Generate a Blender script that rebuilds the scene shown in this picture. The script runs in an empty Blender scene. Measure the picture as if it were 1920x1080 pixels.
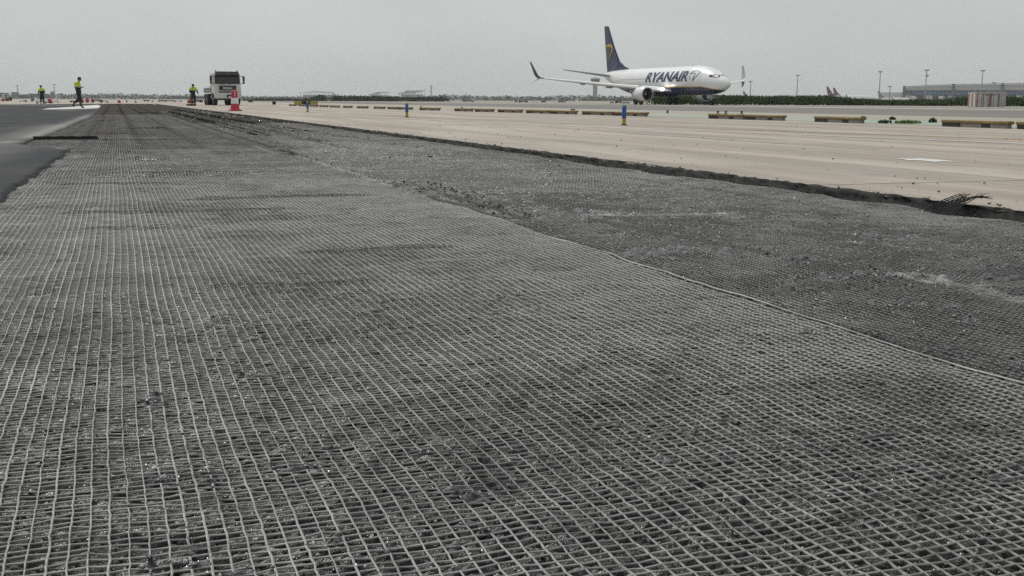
import bpy, bmesh, math, random
import numpy as np
from mathutils import Vector, Matrix

random.seed(7)
rng = np.random.default_rng(11)
SC = bpy.context.scene
COL = SC.collection

# ------------------------------------------------------------------ camera
FPX, EYE = 2100.0, 0.55
YAW, PITCH, ROLL = math.radians(19.321), math.radians(9.509), math.radians(0.248)
cy, sy, cp, sp = math.cos(YAW), math.sin(YAW), math.cos(PITCH), math.sin(PITCH)
FWD = Vector((sy * cp, cy * cp, -sp))
R0 = Vector((cy, -sy, 0.0))
U0 = R0.cross(FWD)
RGT = R0 * math.cos(ROLL) + U0 * math.sin(ROLL)
UPV = U0 * math.cos(ROLL) - R0 * math.sin(ROLL)
cam = bpy.data.cameras.new('camera')
cam.sensor_width = 36.0
cam.lens = 36.0 * FPX / 1920.0
cam.clip_start, cam.clip_end = 0.05, 20000
camo = bpy.data.objects.new('camera', cam)
COL.objects.link(camo)
m = Matrix((RGT, UPV, -FWD)).transposed().to_4x4()
m.translation = Vector((0, 0, EYE))
camo.matrix_world = m
SC.camera = camo

# ------------------------------------------------------------------ sky, sun, exposure
SUN_EL, SUN_AZ = math.radians(50), math.radians(-14)      # azimuth measured from +Y towards +X
W = bpy.data.worlds.new('World')
SC.world = W
W.use_nodes = True
nt = W.node_tree
nt.nodes.clear()
o = nt.nodes.new('ShaderNodeOutputWorld')
bg = nt.nodes.new('ShaderNodeBackground')
sky = nt.nodes.new('ShaderNodeTexSky')
sky.sky_type = 'NISHITA'
sky.sun_disc = False
sky.sun_elevation = SUN_EL
sky.sun_rotation = SUN_AZ
sky.air_density, sky.dust_density, sky.ozone_density = 1.0, 4.0, 1.0
hs = nt.nodes.new('ShaderNodeHueSaturation')
hs.inputs['Saturation'].default_value = 0.16
tc = nt.nodes.new('ShaderNodeTexCoord')
mp = nt.nodes.new('ShaderNodeMapping')
mp.inputs['Scale'].default_value = (1.0, 1.0, 3.5)
nz = nt.nodes.new('ShaderNodeTexNoise')
nz.inputs['Scale'].default_value = 3.0
nz.inputs['Detail'].default_value = 5.0
cr = nt.nodes.new('ShaderNodeMapRange')
cr.inputs['From Min'].default_value, cr.inputs['From Max'].default_value = 0.3, 0.7
cr.inputs['To Min'].default_value, cr.inputs['To Max'].default_value = 0.92, 1.06
mx = nt.nodes.new('ShaderNodeMix')
mx.data_type, mx.blend_type = 'RGBA', 'MULTIPLY'
mx.inputs[0].default_value = 1.0
# an even grey-white overcast layer over the physical sky
ov = nt.nodes.new('ShaderNodeMix')
ov.data_type, ov.blend_type = 'RGBA', 'MIX'
ov.inputs[0].default_value = 0.86
ov.inputs[7].default_value = (6.45, 6.86, 6.78, 1)
L = nt.links.new
L(sky.outputs['Color'], hs.inputs['Color'])
L(tc.outputs['Generated'], mp.inputs['Vector'])
L(mp.outputs['Vector'], nz.inputs['Vector'])
L(nz.outputs['Fac'], cr.inputs['Value'])
L(hs.outputs['Color'], ov.inputs[6])
L(ov.outputs[2], mx.inputs[6])
L(cr.outputs['Result'], mx.inputs[7])
L(mx.outputs[2], bg.inputs['Color'])
L(bg.outputs[0], o.inputs['Surface'])
bg.inputs['Strength'].default_value = 0.091

sun = bpy.data.lights.new('sun', 'SUN')
sun.energy = 2.3
sun.angle = math.radians(10)
sun.color = (1.0, 0.965, 0.92)
suno = bpy.data.objects.new('sun', sun)
COL.objects.link(suno)
sd = Vector((math.sin(SUN_AZ) * math.cos(SUN_EL), math.cos(SUN_AZ) * math.cos(SUN_EL), math.sin(SUN_EL)))
suno.rotation_euler = sd.to_track_quat('Z', 'Y').to_euler()
suno.location = sd * 100

SC.view_settings.view_transform = 'Standard'
SC.view_settings.look = 'None'
SC.view_settings.gamma = 1.0
SC.view_settings.exposure = 0.0
SC.view_settings.use_curve_mapping = False
SC.cycles.use_denoising = False
SC.cycles.use_adaptive_sampling = False
SC.cycles.max_bounces = 6
SC.cycles.volume_bounces = 0

# ------------------------------------------------------------------ helpers
def put(o, parent=None):
    COL.objects.link(o)
    if parent is not None:
        o.parent = parent
    return o

def tag(o, label=None, cat=None, group=None, kind=None):
    if label: o['label'] = label
    if cat: o['category'] = cat
    if group: o['group'] = group
    if kind: o['kind'] = kind
    return o

def empty(name, loc, rz=0.0, label=None, cat=None, group=None):
    e = bpy.data.objects.new(name, None)
    e.location = loc
    e.rotation_euler = (0, 0, rz)
    e.empty_display_size = 0.2
    put(e)
    return tag(e, label, cat, group)

def copy_tree(o, parent=None):
    c = o.copy()
    COL.objects.link(c)
    c.parent = parent
    for ch in list(o.children):
        copy_tree(ch, c)
    return c

def at(px, d):
    """ground point on the bearing of picture column px, d metres of depth away"""
    t = Vector((FWD.x, FWD.y, 0)).normalized()
    r = Vector((t.y, -t.x, 0))
    k = (px - 960) / FPX * 1.013
    return t * d + r * (k * d)

class MB:
    """collects shapes in one bmesh and links them as one mesh object"""
    def __init__(self):
        self.bm = bmesh.new()
        self.mi = 0
    def _new(self, verts, faces):
        vs = [self.bm.verts.new(v) for v in verts]
        for f in faces:
            try:
                fc = self.bm.faces.new([vs[i] for i in f])
                fc.material_index = self.mi
            except ValueError:
                pass
        return vs
    def box(self, c, s, bev=0.0, rot=None):
        t = bmesh.new()
        bmesh.ops.create_cube(t, size=1.0)
        bmesh.ops.scale(t, vec=Vector(s), verts=t.verts)
        if bev > 0:
            bmesh.ops.bevel(t, geom=list(t.edges), offset=min(bev, min(s) * 0.45), segments=1, affect='EDGES')
        M = Matrix.Translation(Vector(c))
        if rot is not None:
            M = M @ rot
        return self._join(t, M)
    def _join(self, t, M=None):
        vm = {}
        for v in t.verts:
            vm[v] = self.bm.verts.new(M @ v.co if M else v.co)
        for f in t.faces:
            nf = self.bm.faces.new([vm[v] for v in f.verts])
            nf.material_index = self.mi
        t.free()
        return self
    def tube(self, p0, p1, r0, r1=None, n=8, caps=True):
        r1 = r0 if r1 is None else r1
        p0, p1 = Vector(p0), Vector(p1)
        ax = (p1 - p0).normalized()
        a = ax.orthogonal().normalized()
        b = ax.cross(a)
        v = []
        for p, r in ((p0, r0), (p1, r1)):
            for k in range(n):
                t = 2 * math.pi * k / n
                v.append(p + (a * math.cos(t) + b * math.sin(t)) * r)
        f = [(k, (k + 1) % n, n + (k + 1) % n, n + k) for k in range(n)]
        if caps:
            f += [tuple(range(n - 1, -1, -1)), tuple(range(n, 2 * n))]
        self._new(v, f)
        return self
    def loft(self, rings, caps=True, closed=True):
        n = len(rings[0])
        v = [p for r in rings for p in r]
        f = []
        for i in range(len(rings) - 1):
            for k in range(n if closed else n - 1):
                k2 = (k + 1) % n
                f.append((i * n + k, i * n + k2, (i + 1) * n + k2, (i + 1) * n + k))
        if caps:
            f.append(tuple(range(n - 1, -1, -1)))
            f.append(tuple(range((len(rings) - 1) * n, len(rings) * n)))
        self._new(v, f)
        return self
    def lathe(self, prof, c, axis='Z', n=16, caps=True):
        """prof: list of (r, h) along axis"""
        rings = []
        for r, h in prof:
            ring = []
            for k in range(n):
                t = 2 * math.pi * k / n
                a, b = r * math.cos(t), r * math.sin(t)
                p = (a, b, h) if axis == 'Z' else ((h, a, b) if axis == 'X' else (b, h, a))
                ring.append(Vector(c) + Vector(p))
            rings.append(ring)
        return self.loft(rings, caps)
    def prism(self, poly, axis, a, b):
        """poly of 2D points swept from a to b along axis; ('Y': (x,z)), ('X': (y,z)), ('Z': (x,y))"""
        def P(p, h):
            return {'Y': (p[0], h, p[1]), 'X': (h, p[0], p[1]), 'Z': (p[0], p[1], h)}[axis]
        n = len(poly)
        v = [P(p, a) for p in poly] + [P(p, b) for p in poly]
        f = [(k, (k + 1) % n, n + (k + 1) % n, n + k) for k in range(n)]
        f += [tuple(range(n - 1, -1, -1)), tuple(range(n, 2 * n))]
        self._new(v, f)
        return self
    def ball(self, c, r, n=10, sc=(1, 1, 1)):
        t = bmesh.new()
        bmesh.ops.create_uvsphere(t, u_segments=n, v_segments=max(6, n * 2 // 3), radius=r)
        return self._join(t, Matrix.Translation(Vector(c)) @ Matrix.Diagonal((*sc, 1)))
    def build(self, name, mats, parent=None, smooth=False, angle=35):
        bm = self.bm
        bmesh.ops.recalc_face_normals(bm, faces=bm.faces)
        me = bpy.data.meshes.new(name)
        bm.to_mesh(me)
        bm.free()
        for mm in (mats if isinstance(mats, (list, tuple)) else [mats]):
            me.materials.append(mm)
        if smooth:
            me.polygons.foreach_set('use_smooth', [True] * len(me.polygons))
            try:
                me.set_sharp_from_angle(angle=math.radians(angle))
            except Exception:
                pass
        return put(bpy.data.objects.new(name, me), parent)

def arr_mesh(name, verts, quads, mat, parent=None, smooth=False, attrs=None, tris=False):
    k = 3 if tris else 4
    verts = np.asarray(verts, np.float32)
    quads = np.asarray(quads, np.int32)
    me = bpy.data.meshes.new(name)
    me.vertices.add(len(verts))
    me.vertices.foreach_set('co', verts.ravel())
    me.loops.add(quads.size)
    me.loops.foreach_set('vertex_index', quads.ravel())
    me.polygons.add(len(quads))
    me.polygons.foreach_set('loop_start', np.arange(0, quads.size, k, dtype=np.int32))
    me.polygons.foreach_set('loop_total', np.full(len(quads), k, np.int32))
    if smooth:
        me.polygons.foreach_set('use_smooth', np.ones(len(quads), bool))
    for an, av in (attrs or {}).items():
        a = me.attributes.new(an, 'FLOAT', 'POINT')
        a.data.foreach_set('value', np.asarray(av, np.float32).ravel())
    me.update(calc_edges=True)
    me.materials.append(mat)
    return put(bpy.data.objects.new(name, me), parent)

def grid_quads(nr, nc):
    i, j = np.meshgrid(np.arange(nr - 1), np.arange(nc - 1), indexing='ij')
    a = (i * nc + j).ravel()
    return np.stack([a, a + 1, a + nc + 1, a + nc], 1)

_LAT = [np.random.default_rng(100 + s).random((256, 256)).astype(np.float32) for s in range(12)]
def vn(x, y, s, seed=0):
    """value noise in -1..1, cell size s"""
    x = np.asarray(x) / s + 37.3 * seed
    y = np.asarray(y) / s + 11.9 * seed
    xi, yi = np.floor(x).astype(int), np.floor(y).astype(int)
    fx, fy = x - xi, y - yi
    fx, fy = fx * fx * (3 - 2 * fx), fy * fy * (3 - 2 * fy)
    T = _LAT[seed % 12]
    a, b = T[xi & 255, yi & 255], T[(xi + 1) & 255, yi & 255]
    c, d = T[xi & 255, (yi + 1) & 255], T[(xi + 1) & 255, (yi + 1) & 255]
    return 2 * ((a * (1 - fx) + b * fx) * (1 - fy) + (c * (1 - fx) + d * fx) * fy) - 1

def sstep(a, b, x):
    t = np.clip((np.asarray(x) - a) / (b - a), 0, 1)
    return t * t * (3 - 2 * t)

# ------------------------------------------------------------------ materials
def nodemat(name):
    mm = bpy.data.materials.new(name)
    mm.use_nodes = True
    n = mm.node_tree
    return mm, n, n.nodes['Principled BSDF']

def noise(n, scale, detail=4, stretch=None, coord='Object', rough=0.6):
    t = n.nodes.new('ShaderNodeTexCoord')
    z = n.nodes.new('ShaderNodeTexNoise')
    z.inputs['Scale'].default_value = scale
    z.inputs['Detail'].default_value = detail
    z.inputs['Roughness'].default_value = rough
    if stretch:
        q = n.nodes.new('ShaderNodeMapping')
        q.inputs['Scale'].default_value = stretch
        n.links.new(t.outputs[coord], q.inputs['Vector'])
        n.links.new(q.outputs['Vector'], z.inputs['Vector'])
    else:
        n.links.new(t.outputs[coord], z.inputs['Vector'])
    return z.outputs['Fac']

def rmap(n, val, a, b, c, d):
    r = n.nodes.new('ShaderNodeMapRange')
    for k, v in zip(('From Min', 'From Max', 'To Min', 'To Max'), (a, b, c, d)):
        r.inputs[k].default_value = v
    n.links.new(val, r.inputs['Value'])
    return r.outputs['Result']

def mixc(n, fac, a, b, mode='MIX'):
    q = n.nodes.new('ShaderNodeMix')
    q.data_type, q.blend_type = 'RGBA', mode
    for idx, v in ((0, fac), (6, a), (7, b)):
        if isinstance(v, (int, float)):
            q.inputs[idx].default_value = v
        elif isinstance(v, tuple):
            q.inputs[idx].default_value = (*v[:3], 1)
        else:
            n.links.new(v, q.inputs[idx])
    return q.outputs[2]

def bump(n, bs, h, strength, dist):
    b = n.nodes.new('ShaderNodeBump')
    b.inputs['Strength'].default_value = strength
    b.inputs['Distance'].default_value = dist
    n.links.new(h, b.inputs['Height'])
    n.links.new(b.outputs['Normal'], bs.inputs['Normal'])

def attr(n, name):
    a = n.nodes.new('ShaderNodeAttribute')
    a.attribute_name = name
    return a.outputs['Fac']

def simple(name, col, rough=0.6, metal=0.0, var=0.15, scale=3.0, spec=0.5, emit=None):
    mm, n, b = nodemat(name)
    f = noise(n, scale, 5)
    c = tuple(x * (1 - var) for x in col)
    d = tuple(min(1, x * (1 + var)) for x in col)
    n.links.new(mixc(n, rmap(n, f, 0.3, 0.7, 0, 1), c, d), b.inputs['Base Color'])
    b.inputs['Roughness'].default_value = rough
    b.inputs['Metallic'].default_value = metal
    b.inputs['Specular IOR Level'].default_value = spec
    if emit:
        b.inputs['Emission Color'].default_value = (*emit[:3], 1)
        b.inputs['Emission Strength'].default_value = emit[3]
    return mm

M = {}
def build_mats():
    # milled asphalt: dark bitumen, grit, dusty patches from a per-vertex attribute
    mm, n, b = nodemat('milled_asphalt')
    f1, f2, f3 = noise(n, 260, 3, rough=.7), noise(n, 26, 5), noise(n, 2.2, 5)
    c = mixc(n, rmap(n, f1, .35, .72, 0, 1), (.010, .010, .011), (.075, .076, .076))
    f4 = noise(n, 62, 2)
    c = mixc(n, rmap(n, f4, .47, .60, 0, .85), (.007, .007, .008), mixc(n, rmap(n, f1, .35, .7, 0, 1), (.055, .055, .057), (.235, .234, .232)))
    c = mixc(n, rmap(n, f2, .54, .75, 0, .45), c, (.09, .09, .088))
    c = mixc(n, rmap(n, f3, .45, .75, 0, .5), c, (.022, .022, .023))
    c = mixc(n, attr(n, 'dust'), c, (.078, .072, .063))
    c = mixc(n, attr(n, 'pale'), c, (.42, .415, .40))
    c = mixc(n, attr(n, 'tar'), c, (.009, .009, .009))  # tar patches, darkened cracks and painted fold shade
    n.links.new(c, b.inputs['Base Color'])
    n.links.new(rmap(n, f2, .3, .7, .20, .42), b.inputs['Roughness'])
    n.links.new(rmap(n, attr(n, 'dust'), .15, .75, .62, 0.0), b.inputs['Specular IOR Level'])
    bump(n, b, f1, 1.0, .005)
    M['milled'] = mm
    mm, n, b = nodemat('geogrid')
    f1, f2 = noise(n, 180, 3), noise(n, 9, 4)
    c = mixc(n, rmap(n, f2, .3, .7, 0, 1), (.215, .213, .205), (.335, .332, .322))
    c = mixc(n, rmap(n, f1, .45, .75, 0, .5), c, (.10, .099, .094))
    c = mixc(n, attr(n, 'dirt'), c, (.040, .038, .035))  # dirt, plus painted shade at folds and painted light by the seam
    n.links.new(c, b.inputs['Base Color'])
    b.inputs['Roughness'].default_value = .5
    M['grid'] = mm
    mm, n, b = nodemat('bitumen_grit')
    oi = noise(n, 90, 2)
    n.links.new(mixc(n, rmap(n, oi, .35, .7, 0, 1), (.02, .02, .021), (.24, .238, .23)), b.inputs['Base Color'])
    b.inputs['Roughness'].default_value = .2
    b.inputs['Specular IOR Level'].default_value = 1.0
    M['grit'] = mm
    M['selvedge'] = simple('selvedge_tape', (.30, .298, .29), .6, var=.25, scale=12)
    M['pale_grit'] = simple('pale_grit', (.42, .42, .41), .35, var=.35, scale=60)
    M['chips'] = simple('pale_chippings', (.55, .54, .5), .7, var=.4, scale=40)
    M['dark_chips'] = simple('dark_chippings', (.05, .047, .043), .8, var=.4, scale=40)
    M['tar'] = simple('tar_face', (.026, .027, .026), .85, var=.55, scale=30, spec=.2)
    # newer asphalt
    mm, n, b = nodemat('new_asphalt')
    f1, f2 = noise(n, 160, 3), noise(n, 1.6, 6, (1, .35, 1))
    c = mixc(n, rmap(n, f1, .3, .7, 0, 1), (.034, .036, .041), (.054, .056, .062))
    c = mixc(n, rmap(n, f2, .40, .62, 0, .8), c, (.068, .068, .070))
    c = mixc(n, attr(n, 'dust'), c, (.24, .237, .228))
    n.links.new(c, b.inputs['Base Color'])
    b.inputs['Roughness'].default_value = .85
    b.inputs['Specular IOR Level'].default_value = .04
    bump(n, b, f1, .5, .003)
    M['asphalt'] = mm
    # concrete
    mm, n, b = nodemat('concrete')
    f1 = noise(n, 1.3, 7, (1, .055, 1), rough=.65)
    f2 = noise(n, .6, 5, (1.5, .10, 1))
    f3 = noise(n, 130, 3)
    f4 = noise(n, 4.5, 6, (1, .35, 1), rough=.7)
    f5 = noise(n, 3.2, 4, (1, .03, 1))
    inf = n.nodes.new('ShaderNodeObjectInfo')
    c = mixc(n, rmap(n, f1, .38, .62, 0, 1), (.262, .220, .180), (.475, .415, .36))
    c = mixc(n, rmap(n, f2, .48, .66, 0, .65), c, (.255, .235, .21))
    c = mixc(n, rmap(n, f4, .57, .68, 0, .6), c, (.165, .148, .125))
    f6 = noise(n, .42, 3, (1, .45, 1))
    c = mixc(n, rmap(n, f6, .56, .62, 0, .5), c, (.25, .222, .195))
    c = mixc(n, rmap(n, f6, .42, .36, 0, .4), c, (.48, .44, .395))
    c = mixc(n, rmap(n, f5, .56, .66, 0, .45), c, (.315, .245, .165))
    c = mixc(n, rmap(n, f5, .40, .31, 0, .7), c, (.155, .143, .127))
    f7 = noise(n, 1.7, 3, (1, .6, 1))
    c = mixc(n, rmap(n, f7, .66, .72, 0, .6), c, (.17, .15, .13))
    c = mixc(n, rmap(n, f7, .33, .29, 0, .6), c, (.50, .465, .42))
    c = mixc(n, rmap(n, f3, .3, .7, 0, .25), c, (.22, .20, .17))
    c = mixc(n, rmap(n, inf.outputs['Random'], 0, 1, 0, .16), c, (.40, .365, .32))
    n.links.new(c, b.inputs['Base Color'])
    b.inputs['Roughness'].default_value = .8
    b.inputs['Specular IOR Level'].default_value = .25
    bump(n, b, f3, .3, .003)
    M['concrete'] = mm
    M['joint'] = simple('joint_sealant', (.11, .095, .08), .8, var=.4, scale=2)
    # far ground
    mm, n, b = nodemat('airfield_ground')
    f1, f2 = noise(n, .02, 5), noise(n, .5, 5, (1, .15, 1))
    c = mixc(n, rmap(n, f1, .35, .65, 0, 1), (.27, .25, .21), (.33, .31, .27))
    c = mixc(n, rmap(n, f2, .45, .7, 0, .5), c, (.27, .26, .22))
    n.links.new(c, b.inputs['Base Color'])
    b.inputs['Roughness'].default_value = .9
    b.inputs['Specular IOR Level'].default_value = .15
    M['ground'] = mm
    mm, n, b = nodemat('taxiway_tarmac')
    f1, f2 = noise(n, .35, 6, (1, .1, 1)), noise(n, 40, 3)
    c = mixc(n, rmap(n, f1, .3, .7, 0, 1), (.155, .145, .135), (.23, .215, .20))
    n.links.new(mixc(n, rmap(n, f2, .3, .7, 0, .3), c, (.12, .11, .10)), b.inputs['Base Color'])
    b.inputs['Roughness'].default_value = .85
    b.inputs['Specular IOR Level'].default_value = .2
    M['tarmac'] = mm
    mm, n, b = nodemat('pale_verge')
    f1, f2 = noise(n, .35, 6, (1, .25, 1)), noise(n, 3, 5)
    c = mixc(n, rmap(n, f1, .3, .7, 0, 1), (.29, .265, .22), (.37, .345, .30))
    n.links.new(mixc(n, rmap(n, f2, .4, .7, 0, .4), c, (.28, .27, .21)), b.inputs['Base Color'])
    b.inputs['Roughness'].default_value = .9
    M['verge'] = mm
    mm, n, b = nodemat('green_paint_worn')
    f1, f2 = noise(n, .8, 6, (1, .3, 1)), noise(n, 9, 5)
    c = mixc(n, rmap(n, f1, .44, .62, 0, 1), (.34, .33, .28), (.21, .345, .26))
    n.links.new(mixc(n, rmap(n, f2, .5, .72, 0, .7), c, (.38, .36, .31)), b.inputs['Base Color'])
    b.inputs['Roughness'].default_value = .85
    M['green'] = mm
    mm, n, b = nodemat('yellow_line_worn')
    f1 = noise(n, 3, 6, (1, .25, 1))
    n.links.new(mixc(n, rmap(n, f1, .42, .66, 0, 1), (.33, .20, .08), (.31, .24, .15)), b.inputs['Base Color'])
    b.inputs['Roughness'].default_value = .8
    M['yline'] = mm
    mm, n, b = nodemat('white_line_worn')
    f1 = noise(n, 2.5, 6, (1, .25, 1))
    n.links.new(mixc(n, rmap(n, f1, .35, .6, 0, 1), (.47, .46, .43), (.33, .305, .265)), b.inputs['Base Color'])
    b.inputs['Roughness'].default_value = .8
    M['wline'] = mm
    M['white_paint'] = simple('white_paint', (.58, .565, .54), .7, var=.2, scale=6)
    M['lime'] = simple('pale_dust_film', (.48, .48, .47), .7, var=.18, scale=1.2)
    M['yellow'] = simple('dirty_yellow_paint', (.20, .135, .045), .75, var=.35, scale=2.5)
    M['yellow_sign'] = simple('yellow_sign_face', (.36, .28, .04), .5, var=.1)
    M['black'] = simple('black_rubber', (.018, .018, .019), .7, var=.3)
    M['pale_block'] = simple('pale_concrete_block', (.21, .195, .18), .9, var=.2)
    M['blue'] = simple('blue_sleeve', (.012, .075, .32), .4, var=.15)
    M['beacon_yellow'] = simple('yellow_post', (.42, .29, .035), .5, var=.2, scale=9)
    M['cone_red'] = simple('red_plastic', (.46, .028, .05), .45, var=.15, scale=5)
    M['cone_white'] = simple('white_reflective_band', (.72, .73, .75), .4, var=.1, scale=5)
    M['orange'] = simple('orange_paint', (.27, .06, .022), .5, var=.25, scale=6)
    M['steel'] = simple('grey_steel', (.3, .31, .32), .45, .6)
    M['mast'] = simple('galvanised_mast', (.26, .27, .28), .6, .2)
    M['glass'] = simple('dark_glass', (.008, .010, .012), .10, spec=.6, var=.1)
    M['truck_white'] = simple('dusty_white_paint', (.56, .555, .53), .42, var=.12, scale=1.5)
    M['truck_dark'] = simple('dark_grey_plastic', (.03, .031, .033), .55, var=.25)
    M['chrome'] = simple('chrome_letters', (.6, .6, .6), .25, .8, var=.05)
    M['lamp'] = simple('lamp_lens', (.55, .56, .57), .12, var=.05)
    M['amber'] = simple('amber_lens', (.5, .16, .02), .2)
    M['skin'] = simple('skin', (.30, .17, .11), .6, var=.1)
    M['hair'] = simple('dark_hair', (.016, .013, .011), .7)
    M['trousers'] = simple('navy_trousers', (.014, .017, .026), .85, var=.3, scale=8)
    M['boot'] = simple('black_boots', (.014, .013, .012), .6)
    M['reflect'] = simple('grey_reflective_tape', (.5, .51, .5), .4)
    mm, n, b = nodemat('hi_vis_two_tone')
    t = n.nodes.new('ShaderNodeTexCoord')
    s = n.nodes.new('ShaderNodeSeparateXYZ')
    n.links.new(t.outputs['Object'], s.inputs[0])
    f = noise(n, 14, 4)
    yel = mixc(n, rmap(n, f, .3, .7, 0, 1), (.44, .58, .015), (.60, .74, .03))
    c = mixc(n, rmap(n, s.outputs[2], 1.255, 1.26, 0, 1), (.018, .02, .03), (.42, .43, .42))
    c = mixc(n, rmap(n, s.outputs[2], 1.305, 1.31, 0, 1), c, yel)
    n.links.new(c, b.inputs['Base Color'])
    b.inputs['Roughness'].default_value = .8
    M['hivis'] = mm
    # aircraft
    mm, n, b = nodemat('airliner_paint')
    t = n.nodes.new('ShaderNodeTexCoord')
    s = n.nodes.new('ShaderNodeSeparateXYZ')
    n.links.new(t.outputs['Object'], s.inputs[0])
    # boundary height drops a little under the nose
    edge = rmap(n, s.outputs[0], -4.5, 0, 2.42, 1.75)
    sub = n.nodes.new('ShaderNodeMath'); sub.operation = 'SUBTRACT'
    n.links.new(s.outputs[2], sub.inputs[0]); n.links.new(edge, sub.inputs[1])
    f = noise(n, .6, 5, (1, 1, .3))
    white = mixc(n, rmap(n, f, .35, .7, 0, 1), (.80, .80, .81), (.72, .725, .74))
    c = mixc(n, rmap(n, sub.outputs[0], .0, .004, 0, 1), (.012, .022, .085), (.55, .36, .06))
    c = mixc(n, rmap(n, sub.outputs[0], .12, .124, 0, 1), c, white)
    n.links.new(c, b.inputs['Base Color'])
    b.inputs['Roughness'].default_value = .28
    b.inputs['Coat Weight'].default_value = .3
    M['fuselage'] = mm
    M['ac_white'] = simple('aircraft_white', (.74, .745, .755), .3, var=.06, scale=.6)
    M['ac_grey'] = simple('wing_grey', (.30, .31, .32), .4, var=.1, scale=.6)
    M['ac_metal'] = simple('bare_metal_edge', (.68, .69, .70), .25, .7, var=.08, scale=1)
    M['slat'] = simple('polished_slat', (.86, .86, .85), .45, .0, var=.05, scale=1)
    M['navy'] = simple('navy_paint', (.022, .026, .075), .35, var=.12, scale=.6)
    M['gold'] = simple('gold_emblem', (.52, .36, .045), .45, var=.1)
    M['text_navy'] = simple('navy_lettering', (.02, .03, .085), .4, var=.05)
    M['text_grey'] = simple('grey_blue_outline', (.16, .19, .26), .4, var=.05)
    M['window_grey'] = simple('cabin_window_glass', (.20, .22, .26), .15, var=.05)
    M['tyre'] = simple('tyre_rubber', (.015, .015, .016), .8, var=.3)
    M['hub'] = simple('wheel_hub', (.32, .33, .33), .45, .4)
    M['fan'] = simple('fan_titanium', (.05, .052, .055), .35, .6)
    M['light_on'] = simple('lit_landing_light', (.9, .9, .85), .3, emit=(1, .97, .9, 14))
    M['maroon'] = simple('maroon_tail', (.16, .09, .10), .45, var=.2, scale=.3)
    M['slate'] = simple('slate_tail', (.10, .12, .15), .45, var=.2, scale=.3)
    # vegetation and far things
    def leaf(name, a, c2, sc):
        mm, n, b = nodemat(name)
        f = noise(n, sc, 4)
        n.links.new(mixc(n, rmap(n, f, .3, .7, 0, 1), a, c2), b.inputs['Base Color'])
        b.inputs['Roughness'].default_value = .7
        b.inputs['Specular IOR Level'].default_value = .2
        return mm
    M['reed'] = leaf('reed_leaves', (.035, .062, .026), (.085, .135, .05), .5)
    M['bush'] = leaf('bush_leaves', (.02, .036, .02), (.04, .066, .032), .2)
    M['tree'] = leaf('far_tree_leaves', (.03, .042, .03), (.055, .07, .05), .03)
    M['weed'] = leaf('weed_leaves', (.05, .09, .02), (.16, .19, .045), 6)
    M['roof'] = simple('terminal_roof', (.37, .365, .365), .5, var=.1, scale=.02)
    M['roof_edge'] = simple('roof_fascia', (.09, .09, .10), .5)
    M['blue_glass'] = simple('blue_curtain_glass', (.035, .11, .19), .12, var=.35, scale=.12)
    M['pale_wall'] = simple('pale_cladding', (.52, .52, .51), .6, var=.08, scale=.1)
    M['grey_wall'] = simple('grey_cladding', (.17, .175, .185), .7, var=.2, scale=.1)
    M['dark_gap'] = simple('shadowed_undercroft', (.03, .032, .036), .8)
    M['concrete_far'] = simple('tower_concrete', (.24, .25, .26), .7, var=.1, scale=.1)
    M['fence_white'] = simple('fence_panel_white', (.46, .43, .42), .6, var=.12, scale=2)
    M['fence_red'] = simple('fence_panel_red', (.22, .10, .10), .6, var=.2, scale=2)
    M['fence_grey'] = simple('fence_panel_grey', (.20, .185, .19), .7, var=.2, scale=2)
build_mats()

# ------------------------------------------------------------------ ground
PX0, PX1, PY0, PY1 = -30.0, 4.30, -6.0, 132.0              # milled strip and the asphalt beside it
def ground_sheet():
    R = 5000.0
    xs = [-R, -800, PX0, PX1, 17.9, 120, 800, R]
    ys = [-R, -300, PY0, PY1, 400, 1200, R]
    v, f = [], []
    for y in ys:
        for x in xs:
            v.append((x, y, -0.02))
    n = len(xs)
    for j in range(len(ys) - 1):
        for i in range(n - 1):
            if ys[j] == PY0 and xs[i] in (PX0, PX1):
                continue
            f.append((j * n + i, j * n + i + 1, (j + 1) * n + i + 1, (j + 1) * n + i))
    me = bpy.data.meshes.new('ground')
    me.from_pydata(v, [], f)
    me.materials.append(M['ground'])
    tag(put(bpy.data.objects.new('ground', me)), kind='structure')
ground_sheet()

CRACKS = [  # (x0,y0,x1,y1,half width,depth)
    (2.70, 6.50, 3.45, 6.64, .018, .022), (2.75, 11.72, 3.45, 11.85, .02, .022),
    (2.05, 8.3, 1.98, 5.4, .03, .016), (2.16, 8.0, 2.05, 5.5, .018, .018), (2.3, 5.3, 2.55, 3.2, .03, .012),
    (3.80, 16, 3.88, 5.2, .04, .012), (3.6, 22, 3.7, 11, .03, .012), (2.9, 30, 2.75, 14, .05, .015),
    (1.85, 14.0, 1.84, 6.5, .03, .01), (2.5, 60, 2.4, 20, .07, .02), (3.3, 70, 3.4, 22, .08, .015),
    (-.15, 5.55, .55, 5.6, .012, .012), (3.55, 7.55, 3.0, 7.75, .012, .012),
]
def cracks(x, y):
    h = np.zeros_like(x)
    for (x0, y0, x1, y1, w, d) in CRACKS:
        dx, dy = x1 - x0, y1 - y0
        t = np.clip(((x - x0) * dx + (y - y0) * dy) / (dx * dx + dy * dy), 0, 1)
        wob = .5 * w * vn(x, y, .11, 3) + .8 * w * vn(x, y, .5, 5)
        q = np.hypot(x - x0 - t * dx, y - y0 - t * dy) + wob
        a = np.exp(-(q / w) ** 2)
        r = np.exp(-((q - 1.8 * w) / (w)) ** 2)
        h += -d * a + .5 * d * r
    return h

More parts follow.
